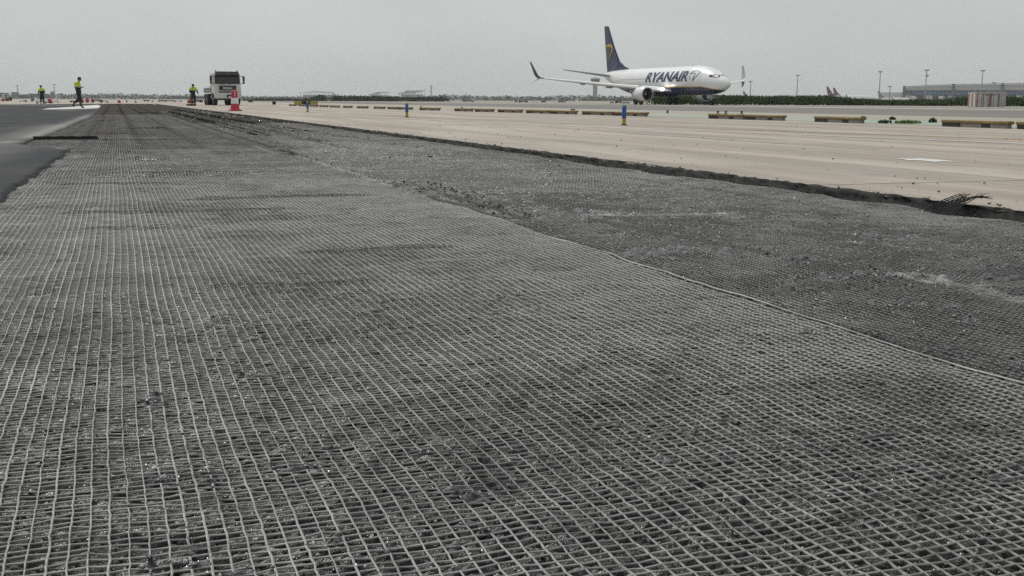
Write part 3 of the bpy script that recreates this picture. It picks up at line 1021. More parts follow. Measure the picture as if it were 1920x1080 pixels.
# ------------------------------------------------------------------ yellow edge beams, beacons, stubs, signs
BEAMS = [(16.9, 19.25), (19.45, 21.7), (24.9, 27.2), (28.75, 30.68), (30.75, 32.7), (36.7, 39.1), (39.2, 41.75), (42.3, 44.5),
         (44.6, 46.9), (47.4, 49.9), (50.5, 52.6), (53.0, 55.2), (57.4, 60.3), (61.8, 64.1), (64.3, 66.4), (67.2, 69.4), (71.0, 73.4), (75.0, 77.4), (79, 82), (83, 86), (87, 90), (92, 95), (97, 100)]
def beam_x(y):
    return float(np.interp(y, [15, 28, 42, 60, 75, 100], [18.0, 18.6, 17.6, 15.8, 14.9, 14.4]))
ORD = 'nearest second third fourth fifth sixth seventh eighth ninth tenth eleventh twelfth thirteenth fourteenth fifteenth sixteenth seventeenth eighteenth nineteenth twentieth twenty-first twenty-second farthest'.split()
def beams():
    for i, (y0, y1) in enumerate(BEAMS):
        x0, x1 = beam_x(y0), beam_x(y1)
        ln = math.hypot(x1 - x0, y1 - y0)
        a = math.atan2(y1 - y0, x1 - x0)
        note = {0: 'dull yellow edge beam cut off by the right side of the view',
                1: 'weathered orange-yellow edge beam with dark gaps, beside the gap nearest the view',
                2: 'yellow edge beam with green weeds growing at its far end'}.get(i, 'dull yellow edge beam on black feet, %s along the row from the right' % ORD[i])
        e = empty('edge_beam', (x0, y0, 0), a, note, 'edge beam', 'yellow edge beams beside the taxiway')
        b = MB()
        b.box((ln / 2, 0, .116), (ln - .02, .18, .068), .014)
        b.build('beam', M['yellow'], e)
        for x0_, x1_ in ((.70, .98), (.26, .38)):
            q = MB()
            q.box((ln * (x0_ + x1_) / 2, 0, .039), (ln * (x1_ - x0_), .16, .084), .006)
            q.build('foot', M['black'], e)  # black block stands in for the shaded opening under the beam
        for x0_, x1_ in ((.02, .255), (.385, .695)):
            q = MB()
            q.box((ln * (x0_ + x1_) / 2, .012, .039), (ln * (x1_ - x0_), .13, .084), .006)
            q.build('packing_block', M['pale_block'], e)
beams()

def beacons():
    for i, (x, y, lab) in enumerate([(10.93, 23.51, 'blue and yellow marker post standing in line with the aircraft engine'),
                                     (8.81, 35.38, 'blue and yellow marker post midway between the other two posts'),
                                     (8.10, 50.76, 'small dark blue marker post in front of the yellow and black sign')]):
        e = empty('marker_post', (x, y, 0), .4 * i, lab, 'marker post', 'blue marker posts on the concrete')
        b = MB(); b.lathe([(.085, 0), (.085, .012), (.05, .02), (.05, .03)], (0, 0, 0), n=14); b.build('base', M['black'], e, True)
        b = MB(); b.lathe([(.042, .02), (.044, .16), (.042, .17)], (0, 0, 0), n=14); b.build('stem', M['beacon_yellow'], e, True)
        b = MB(); b.lathe([(.046, .16), (.052, .165), (.052, .415), (.045, .425)], (0, 0, 0), n=14); b.build('sleeve', M['blue'], e, True)
        b = MB(); b.lathe([(.044, .42), (.046, .44), (.035, .455), (.001, .46)], (0, 0, 0), n=14); b.build('cap', M['beacon_yellow'] if i else M['pale_block'], e, True)
    st = [(20.8, 79.3, 'stub light on the verge behind the middle marker post'), (20.5, 68.1, 'stub light on the verge under the far telecom mast'),
          (22.14, 54.0, 'left one of the close pair of stub lights'), (22.39, 54.3, 'right one of the close pair of stub lights'),
          (24.2, 47.3, 'stub light on the verge below the main landing gear'), (25.2, 44.4, 'left stub light below the aircraft nose'),
          (25.6, 44.4, 'small stub light just right of its neighbour below the nose'), (26.4, 44.4, 'dark stub light below the far winglet')]
    for i, (x, y, lab) in enumerate(st):
        e = empty('taxiway_light', (x, y, 0), 0, lab, 'taxiway light', 'black stub lights on the verge')
        b = MB(); b.lathe([(.10, -.006), (.10, .012), (.03, .02), (.03, .07)], (0, 0, 0), n=12); b.build('base', M['black'], e, True)
        b = MB(); b.lathe([(.05, .065), (.055, .075), (.052, .12), (.025, .14), (.001, .142)], (0, 0, 0), n=12); b.build('dome', M['truck_dark'], e, True)
    # guidance sign
    p = Vector((16.45, 104.0, 0))
    rz = math.atan2(-FWD.x, FWD.y)
    e = empty('guidance_sign', p, rz, 'low airfield sign with yellow ends and a black middle', 'sign')
    b = MB(); b.box((0, 0.06, .22), (2.12, .14, .40), .02); b.build('case', M['truck_dark'], e)
    for (x, w, mm, nm) in ((-.70, .66, 'yellow_sign', 'yellow_panel'), (0, .70, 'black', 'black_panel'), (.70, .66, 'yellow_sign', 'yellow_panel')):
        b = MB(); b.box((x, -.015, .22), (w, .012, .37), .004); b.build(nm, M[mm], e)
    for x in (-.9, -.3, .3, .9):
        b = MB(); b.box((x, .06, .01), (.08, .10, .05), .01); b.build('leg', M['steel'], e)
    for (px, d, w, h, lab) in ((524, 107, .32, .42, 'small black sign box left of the yellow sign'), (481, 190, .75, .5, 'far grey sign with a black lower half near the truck')):
        q = at(px, d)
        e = empty('sign_box', q, rz, lab, 'sign', 'dark signs far along the taxiway')
        b = MB(); b.box((0, 0, .08 + h * .3), (w, .16, h * .6), .02); b.build('lower_panel', M['black'], e)
        b = MB(); b.box((0, 0, .08 + h * .82), (w * 1.05, .14, h * .4), .02); b.build('upper_panel', M['fence_grey'], e)
        for s in (-1, 1):
            b = MB(); b.tube((s * w * .3, 0, -.02), (s * w * .3, 0, .1), .025, n=6); b.build('leg', M['steel'], e)
beacons()

# ------------------------------------------------------------------ traffic cone
def big_cone():
    e = empty('traffic_cone', (5.37, 55.16, 0), .1, 'tall red and white cone standing in front of the truck', 'traffic cone')
    b = MB(); b.box((0, 0, .03), (.56, .56, .06), .02); b.lathe([(.24, .05), (.215, .11)], (0, 0, 0), n=18); b.build('base', M['cone_red'], e)
    b = MB(); b.lathe([(.215, .10), (.185, .34), (.18, .345)], (0, 0, 0), n=18); b.build('lower_body', M['cone_red'], e, True)
    b = MB(); b.lathe([(.183, .33), (.186, .345), (.162, .60), (.158, .61)], (0, 0, 0), n=18); b.build('reflective_band', M['cone_white'], e, True)
    b = MB(); b.lathe([(.155, .595), (.158, .61), (.140, .90), (.13, .945), (.09, .96), (.001, .962)], (0, 0, 0), n=18); b.build('upper_body', M['cone_red'], e, True)
    for dx in (-.018,):
        b = MB()
        b.box((dx, -.148, .78), (.026, .02, .20), .004); b.box((dx - .02, -.150, .86), (.03, .014, .024), .003)
        b.build('white_mark', M['cone_white'], e)
    b = MB(); b.lathe([(.03, .95), (.032, 1.0), (.02, 1.015)], (0, 0, 0), n=10); b.build('grip', M['cone_red'], e, True)
big_cone()

# ------------------------------------------------------------------ truck
def wheel(parent, c, r, w, hubm=None, axis='Y', n=20, name='wheel'):
    b = MB()
    b.lathe([(r * .58, -w / 2), (r * .9, -w / 2), (r, -w * .36), (r, w * .36), (r * .9, w / 2), (r * .58, w / 2)], c, axis, n)
    t = b.build(name, M['tyre'], parent, True)
    b = MB()
    b.lathe([(.001, -w * .52), (r * .25, -w * .54), (r * .3, -w * .42), (r * .55, -w * .40), (r * .6, -w * .5), (r * .6, w * .5), (r * .55, w * .40), (r * .3, w * .42), (r * .25, w * .54), (.001, w * .52)], c, axis, n, False)
    b.build('rim', hubm or M['hub'], t, True)
    return t

def truck():
    # local frame: x to the driver's left seen from the front ... front faces -y
    e = empty('dump_truck', (9.60, 104.6, 0), .06, 'dusty white dump truck facing the camera on the concrete', 'truck')
    prof = [(0.02, .62), (-.04, .75), (-.05, 1.15), (-.02, 1.75), (.02, 1.86), (.20, 2.72), (.34, 2.84), (1.95, 2.88), (2.05, 2.7), (2.05, .95), (1.55, .95), (1.4, 1.1), (.45, 1.1), (.33, .62)]
    b = MB()
    b.prism([(p[0], p[1]) for p in prof], 'X', -1.16, 1.16)
    bmesh.ops.bevel(b.bm, geom=[ed for ed in b.bm.edges if abs(ed.verts[0].co.x - ed.verts[1].co.x) < .01 and abs(abs(ed.verts[0].co.x) - 1.16) < .02 and ed.verts[0].co.z > .7], offset=.07, segments=2, affect='EDGES')
    b.build('cab', M['truck_white'], e, True, 40)
    b = MB()      # windscreen follows the raked front
    b.loft([[Vector((-1.10, .018, 1.90)), Vector((1.10, .018, 1.90)), Vector((1.06, .21, 2.74)), Vector((-1.06, .21, 2.74))],
            [Vector((-1.10, -.012, 1.91)), Vector((1.10, -.012, 1.91)), Vector((1.06, .175, 2.745)), Vector((-1.06, .175, 2.745))]])
    b.build('windscreen', M['glass'], e)
    b = MB(); b.prism([(.10, 2.66), (-.08, 2.62), (-.08, 2.67), (.20, 2.88), (.28, 2.86)], 'X', -1.08, 1.08); b.build('sun_visor', M['truck_dark'], e)
    for s in (-1, 1):
        b = MB(); b.tube((s * .95, .45, 2.86), (s * .95, .40, 3.06), .05, .035, 8); b.box((s * .95, .38, 3.05), (.09, .1, .10), .02); b.build('roof_lamp', M['truck_dark'], e)
        b = MB(); b.prism([(.30, 1.80), (.55, 2.62), (1.35, 2.66), (1.40, 1.80)], 'X', s * 1.158, s * 1.172); b.build('side_window', M['glass'], e)
        b = MB(); b.tube((s * 1.14, .16, 2.55), (s * 1.42, .02, 2.60), .022, n=6); b.build('mirror_arm', M['truck_dark'], e)
        b = MB(); b.tube((s * 1.14, .16, 1.9), (s * 1.42, .02, 1.92), .022, n=6); b.build('mirror_arm', M['truck_dark'], e)
        b = MB(); b.box((s * 1.44, .02, 2.36), (.20, .10, .46), .04); b.box((s * 1.44, .02, 2.02), (.20, .10, .18), .035); b.build('mirror', M['truck_dark'], e)
        b = MB(); b.box((s * .93, -.075, 1.02), (.40, .06, .24), .04); b.build('headlight', M['lamp'], e, True)
        b = MB(); b.box((s * 1.12, -.05, 1.05), (.09, .07, .16), .02); b.build('indicator', M['amber'], e)
        b = MB(); b.box((s * 1.09, .03, 1.5), (.10, .06, .6), .02); b.build('corner_panel', M['truck_white'], e)
        b = MB(); b.box((s * 1.07, .72, .75), (.34, .16, .06), .01); b.build('step', M['truck_dark'], e)
        b = MB(); b.box((s * 1.07, .72, .45), (.34, .2, .06), .01); b.build('step', M['truck_dark'], e)
    b = MB(); b.box((0, .09, 2.93), (2.0, .16, .12), .02); b.build('roof_bar', M['truck_dark'], e)
    b = MB(); b.box((0, -.045, 1.52), (1.50, .05, .40), .03); g = b.build('grille', M['truck_dark'], e)
    for k in range(4):
        b = MB(); b.box((0, -.078, 1.37 + .10 * k), (1.44, .022, .035), .006); b.build('slat', M['truck_dark'], g)
    b = MB(); b.box((0, -.05, 1.76), (1.60, .05, .09), .015); b.build('badge_strip', M['ac_grey'], e)
    b = MB(); b.box((0, -.08, .80), (2.30, .22, .42), .06); bp = b.build('bumper', M['truck_white'], e)
    b = MB(); b.box((.28, -.196, .80), (.78, .02, .30), .01); b.build('air_intake', M['truck_dark'], bp)
    b = MB(); b.box((.28, -.212, .72), (.52, .012, .12), .004); b.build('number_plate', M['cone_white'], bp)
    b = MB(); b.box((0, -.05, 1.19), (1.55, .06, .12), .02); b.build('lower_grille', M['truck_dark'], e)
    b = MB(); b.box((0, .1, .52), (2.0, .25, .12), .03); b.build('underrun_bar', M['truck_dark'], e)
    for s in (-.55, .1):
        b = MB(); b.tube((s, -.03, 1.86), (s + .55, .02, 1.98), .012, n=5); b.build('wiper', M['truck_dark'], e)
    # badge letters on the grille
    cu = bpy.data.curves.new('badge', 'FONT')
    cu.body, cu.size, cu.extrude, cu.offset, cu.align_x = 'MAN', .27, .006, .006, 'CENTER'
    t = bpy.data.objects.new('badge', cu)
    COL.objects.link(t)
    bpy.context.view_layer.update()
    me = bpy.data.meshes.new_from_object(t.evaluated_get(bpy.context.evaluated_depsgraph_get()))
    bpy.data.objects.remove(t)
    me.transform(Matrix.Translation((0, -.10, 1.43)) @ Matrix.Rotation(math.pi / 2, 4, 'X') @ Matrix.Diagonal((1.35, 1, 1, 1)))
    me.materials.clear(); me.materials.append(M['chrome'])
    put(bpy.data.objects.new('badge_letters', me), g)
    # chassis and tipping body
    b = MB()
    for s in (-.42, .42): b.box((s, 4.1, .92), (.10, 6.6, .26), .02)
    b.build('chassis', M['truck_dark'], e)
    b = MB(); b.prism([(2.35, 1.12), (2.30, 1.62), (7.2, 1.58), (7.35, 1.3), (7.2, 1.12)], 'X', -1.14, 1.14); bo = b.build('dump_body', M['ac_grey'], e)
    for k in range(5):
        for s in (-1, 1):
            b = MB(); b.box((s * 1.16, 2.8 + k * 1.0, 1.36), (.06, .10, .42), .01); b.build('rib', M['ac_grey'], bo)
    b = MB(); b.tube((-1.10, 2.2, 1.0), (-1.10, 2.2, 2.75), .08, n=10); b.build('exhaust_stack', M['truck_dark'], e)
    b = MB(); b.tube((-.75, 2.45, .75), (-.75, 3.5, .75), .28, n=14); b.build('fuel_tank', M['steel'], e, True)
    for s in (-1, 1):
        wheel(e, (s * 1.00, .98, .52), .52, .34, axis='X')
        b = MB()
        arc = [(.98 + .62 * math.cos(t), .52 + .62 * math.sin(t)) for t in np.linspace(.25, math.pi - .25, 10)]
        arc += [(.98 + .57 * math.cos(t), .52 + .57 * math.sin(t)) for t in np.linspace(math.pi - .25, .25, 10)]
        b.prism(arc, 'X', s * .80, s * 1.20); b.build('mudguard', M['truck_dark'], e, True)
        for yy in (4.6, 5.95):
            wheel(e, (s * 1.10, yy, .52), .52, .30, axis='X')
            wheel(e, (s * .76, yy, .52), .52, .28, axis='X')
truck()

# ------------------------------------------------------------------ people
def skin_mesh(chains, radii, pts, root):
    """one continuous skinned surface from joint chains"""
    bm = bmesh.new()
    lay = bm.verts.layers.skin.verify()
    vs = {}
    for k in {n for c in chains for n in c}:
        v = bm.verts.new(pts[k])
        r = radii[k]
        v[lay].radius = (r, r) if isinstance(r, float) else r
        v[lay].use_root = (k == root)
        vs[k] = v
    for c in chains:
        for a, b2 in zip(c, c[1:]):
            if bm.edges.get((vs[a], vs[b2])) is None:
                bm.edges.new((vs[a], vs[b2]))
    me = bpy.data.meshes.new('tmp')
    bm.to_mesh(me); bm.free()
    o = bpy.data.objects.new('tmp', me)
    COL.objects.link(o)
    o.modifiers.new('skin', 'SKIN').use_smooth_shade = True
    sb = o.modifiers.new('sub', 'SUBSURF'); sb.levels = 1
    bpy.context.view_layer.update()
    out = bpy.data.meshes.new_from_object(o.evaluated_get(bpy.context.evaluated_depsgraph_get()))
    bpy.data.objects.remove(o)
    return out

def person(loc, rz, J, label, scale=1.0, hair=True):
    e = empty('person', loc, rz, label, 'person', 'workers in hi-vis tops')
    e.scale = (scale,) * 3
    R = {'pelvis': (.115, .085), 'spine': (.10, .08), 'chest': (.125, .09), 'neck': .055, 'jaw': .065, 'skull': .095}
    for s in 'LR':
        R.update({'hip' + s: .075, 'knee' + s: .06, 'ankle' + s: .042, 'ball' + s: .04, 'toe' + s: .03, 'sh' + s: .06, 'el' + s: .043, 'wr' + s: .03, 'palm' + s: .036})
    R = {k: (float(v) if not isinstance(v, tuple) else v) for k, v in R.items()}
    ch = [['pelvis', 'spine', 'chest', 'neck', 'jaw', 'skull']]
    for s in 'LR':
        ch += [['pelvis', 'hip' + s, 'knee' + s, 'ankle' + s, 'ball' + s, 'toe' + s], ['chest', 'sh' + s, 'el' + s, 'wr' + s, 'palm' + s]]
    body = skin_mesh(ch, R, J, 'pelvis')
    b = MB()
    b.bm.from_mesh(body)
    bpy.data.meshes.remove(body)
    f = (J['face'] - J['skull']).normalized()
    up = (J['skull'] - J['jaw']).normalized()
    lf = up.cross(f).normalized()
    c = J['skull']
    b.ball(c + up * .005, .105, 12, (.95, .80, 1.08))
    b.tube(c + f * .095 + up * .01, c + f * .125 - up * .03, .012, .017, 6)                       # nose
    b.tube(c + f * .088 - up * .062 - lf * .025, c + f * .088 - up * .062 + lf * .025, .009, n=6)   # mouth
    for s in (-1, 1):
        b.ball(c + lf * s * .085 - up * .01, .028, 6, (1, .5, 1.2))                               # ears
        b.ball(c + f * .09 + lf * s * .032 + up * .012, .011, 6)                                  # eyes
    for s in 'LR':                                                                              # fingers and thumb
        d = (J['palm' + s] - J['wr' + s]).normalized()
        side = d.cross(Vector((0, 0, 1)))
        side = side.normalized() if side.length > .2 else Vector((1, 0, 0))
        dn = d.cross(side).normalized()
        for k, l in enumerate((.062, .072, .068, .052)):
            p = J['palm' + s] + d * .03 + side * (.018 * (k - 1.5))
            m1 = p + d * l * .5 + dn * .006
            b.tube(p, m1, .010, .009, 5); b.tube(m1, m1 + d * l * .4 + dn * .022, .009, .007, 5)
        p = J['palm' + s] + side * .03
        b.tube(p, p + d * .035 + side * .03, .011, .008, 5)
    b.build('body', M['skin'], e, True, 60)
    K = dict(J)
    RJ = {k: ((v + .022) if isinstance(v, float) else (v[0] + .075, v[1] + .06)) for k, v in R.items()}
    for s in 'LR':
        K['cuff' + s] = J['el' + s].lerp(J['wr' + s], .85)
        RJ['cuff' + s] = .045
        K['hem' + s] = J['knee' + s].lerp(J['ankle' + s], .93)
        RJ['hem' + s] = .08
        RJ['knee' + s] = .105
        RJ['hip' + s] = .155
    RJ['neck'] = .085
    RJ['chest'] = (.23, .18)
    RJ['spine'] = (.22, .18)
    RJ['pelvis'] = (.20, .17)
    for s in 'LR':
        RJ['sh' + s], RJ['el' + s] = .10, .075
    K['neck'] = J['chest'].lerp(J['neck'], .75)
    K['waist'] = J['pelvis'].lerp(J['spine'], .55)
    K['hemj'] = J['pelvis'] + (J['pelvis'] - J['spine']) * .30
    RJ['hemj'] = (.20, .175)
    RJ['waist'] = (.205, .175)
    jm = skin_mesh([['hemj', 'pelvis', 'spine', 'chest', 'neck']] + [['chest', 'sh' + s, 'el' + s, 'cuff' + s] for s in 'LR'], RJ, K, 'chest')
    jm.materials.append(M['hivis'])
    put(bpy.data.objects.new('jacket', jm), e)
    tm = skin_mesh([['waist', 'pelvis']] + [['pelvis', 'hip' + s, 'knee' + s, 'hem' + s] for s in 'LR'], RJ, K, 'pelvis')
    tm.materials.append(M['trousers'])
    tr = put(bpy.data.objects.new('trousers', tm), e)
    for s in 'LR':
        q = MB()
        a, z = J['knee' + s], J['ankle' + s]
        q.tube(a.lerp(z, .42), a.lerp(z, .56), .083, .080, 10)
        q.build('reflective_tape', M['reflect'], tr)
        bo = skin_mesh([['ankle' + s, 'ball' + s, 'toe' + s]], {'ankle' + s: .068, 'ball' + s: .058, 'toe' + s: .042}, K, 'ankle' + s)
        bo.materials.append(M['boot'])
        put(bpy.data.objects.new('boot', bo), e)
    b = MB()
    b.ball(c + up * .022 - f * .014, .118, 12, (1.0, .9, .98))
    b.build('hair', M['hair'], e, True)
    return e

def V(*a): return Vector(a)
def people():
    # walking to the right, looking down at his hands (local +x is forward)
    J = dict(pelvis=V(0, 0, .98), spine=V(-.045, 0, 1.20), chest=V(-.06, 0, 1.43), neck=V(.02, 0, 1.57), jaw=V(.07, 0, 1.64), skull=V(.09, 0, 1.74), face=V(.18, 0, 1.69),
             hipR=V(0, -.10, .92), kneeR=V(.10, -.10, .50), ankleR=V(.13, -.10, .09), ballR=V(.24, -.10, .045), toeR=V(.33, -.11, .04),
             hipL=V(-.02, .10, .92), kneeL=V(-.06, .10, .50), ankleL=V(-.42, .10, .27), ballL=V(-.415, .10, .13), toeL=V(-.385, .10, .05),
             shR=V(-.07, -.21, 1.48), elR=V(-.10, -.25, 1.20), wrR=V(.17, -.16, 1.25), palmR=V(.26, -.10, 1.27),
             shL=V(-.04, .21, 1.48), elL=V(-.06, .24, 1.20), wrL=V(.20, .10, 1.26), palmL=V(.29, .05, 1.28))
    person((-2.05, 74.3, -.025), math.atan2(-.33, .944), J, 'worker walking over the asphalt with head bowed over his hands', 1.0)
    # standing with his back turned, far off
    J = dict(pelvis=V(0, .02, .95), spine=V(0, 0, 1.17), chest=V(0, -.02, 1.40), neck=V(-.04, 0, 1.55), jaw=V(-.05, .02, 1.61), skull=V(-.06, .02, 1.70), face=V(-.06, .14, 1.68),
             hipR=V(.10, 0, .90), kneeR=V(.11, .06, .48), ankleR=V(.10, -.02, .09), ballR=V(.11, .09, .04), toeR=V(.11, .17, .035),
             hipL=V(-.10, 0, .90), kneeL=V(-.10, .18, .52), ankleL=V(-.12, .22, .10), ballL=V(-.12, .32, .04), toeL=V(-.13, .40, .035),
             shR=V(.21, -.02, 1.44), elR=V(.26, -.03, 1.17), wrR=V(.20, .14, 1.02), palmR=V(.17, .21, 1.00),
             shL=V(-.21, -.02, 1.44), elL=V(-.29, -.06, 1.17), wrL=V(-.31, .02, .93), palmL=V(-.31, .04, .85))
    person((-6.75, 121.0, 0), .12, J, 'far worker with his back turned, between the barriers', 1.0)
    # stooping over the machine beside the truck
    J = dict(pelvis=V(0, .10, .96), spine=V(0, .06, 1.18), chest=V(0, -.02, 1.40), neck=V(0, -.10, 1.52), jaw=V(0, -.14, 1.57), skull=V(0, -.17, 1.65), face=V(0, -.27, 1.59),
             hipR=V(-.10, .08, .91), kneeR=V(-.11, .04, .49), ankleR=V(-.11, .12, .09), ballR=V(-.12, .01, .045), toeR=V(-.12, -.07, .04),
             hipL=V(.10, .08, .91), kneeL=V(.11, -.06, .50), ankleL=V(.11, -.06, .09), ballL=V(.12, -.17, .045), toeL=V(.12, -.25, .04),
             shR=V(-.21, -.02, 1.44), elR=V(-.27, -.02, 1.17), wrR=V(-.24, -.22, 1.02), palmR=V(-.22, -.30, 1.00),
             shL=V(.22, -.02, 1.44), elL=V(.34, .02, 1.18), wrL=V(.42, -.02, .95), palmL=V(.44, -.03, .87))
    person((6.20, 98.3, 0), .05, J, 'worker in a bright yellow top stooping behind the orange machine', 1.0)
people()

def compactor():
    e = empty('plate_compactor', (5.93, 97.0, 0), .2, 'orange plate compactor at the feet of the stooping worker', 'compactor')
    b = MB(); b.prism([(-.36, .10), (-.28, .0), (.28, .0), (.36, .10), (.36, .14), (-.36, .14)], 'X', -.32, .32); b.build('base_plate', M['black'], e)
    b = MB(); b.box((-.02, -.02, .33), (.50, .44, .26), .05); b.build('engine', M['orange'], e)
    b = MB(); b.box((.02, 0, .49), (.30, .30, .10), .04); b.tube((-.12, -.05, .52), (-.12, -.05, .62), .05, n=10); b.build('tank', M['orange'], e, True)
    b = MB(); b.lathe([(.11, -.03), (.12, 0), (.11, .05)], (.16, -.25, .33), 'Y', 14); b.build('starter_cover', M['truck_dark'], e, True)
    b = MB()
    for s in (-.22, .22):
        b.tube((s, .2, .2), (s, .62, .92), .018, n=6)
    b.tube((-.22, .62, .92), (.22, .62, .92), .018, n=6)
    b.build('handle', M['truck_dark'], e)
    b = MB()
    for s in (-.22, .22): b.tube((s, -.3, .14), (s, -.3, .45), .016, n=6)
    b.tube((-.22, -.3, .45), (.22, -.3, .45), .016, n=6)
    b.build('guard', M['truck_dark'], e)
compactor()

# ------------------------------------------------------------------ airliner
FS = np.array([0, .12, .4, .9, 1.85, 2.8, 3.8, 5.5, 7.5, 12, 20, 25, 28, 30.5, 33, 35, 36.3, 36.9])
FT = np.array([2.80, 3.02, 3.28, 3.56, 4.02, 4.42, 4.78, 5.16, 5.35, 5.35, 5.35, 5.35, 5.35, 5.33, 5.26, 5.14, 4.95, 4.75])
FB = np.array([2.72, 2.50, 2.28, 2.08, 1.75, 1.56, 1.45, 1.38, 1.35, 1.35, 1.35, 1.42, 1.75, 2.25, 2.95, 3.55, 4.0, 4.35])
FW = np.array([.04, .26, .48, .74, 1.10, 1.36, 1.55, 1.76, 1.87, 1.88, 1.88, 1.86, 1.72, 1.46, 1.08, .72, .42, .2])
def fus(s):
    return tuple(float(np.interp(s, FS, a)) for a in (FT, FB, FW))
def fus_y(s, z):
    t, b, w = fus(s)
    q = (z - (t + b) / 2) / ((t - b) / 2)
    return w * math.sqrt(max(0.0, 1 - q * q))

def foil(chord, thick, n=7):
    up = [(x, thick * chord * 2.0 * (math.sqrt(max(x, 0)) * .74 * (1 - x))) for x in [0, .02, .08, .2, .4, .65, 1.0]]
    lo = [(x, -thick * chord * 1.0 * (math.sqrt(max(x, 0)) * .70 * (1 - x))) for x in [.65, .4, .2, .08, .02]]
    return [(x * chord, z) for x, z in up + lo]

def surface(b, secs, flip=False):
    """secs: (s_le, y, z, chord, thick, cant) ; cant = direction of the thickness in the y-z plane"""
    rings = []
    for (s, y, z, c, t, cant) in secs:
        rings.append([Vector((-(s + fx), y - fz * math.sin(cant), z + fz * math.cos(cant))) for fx, fz in foil(c, t)])
    b.loft(rings)

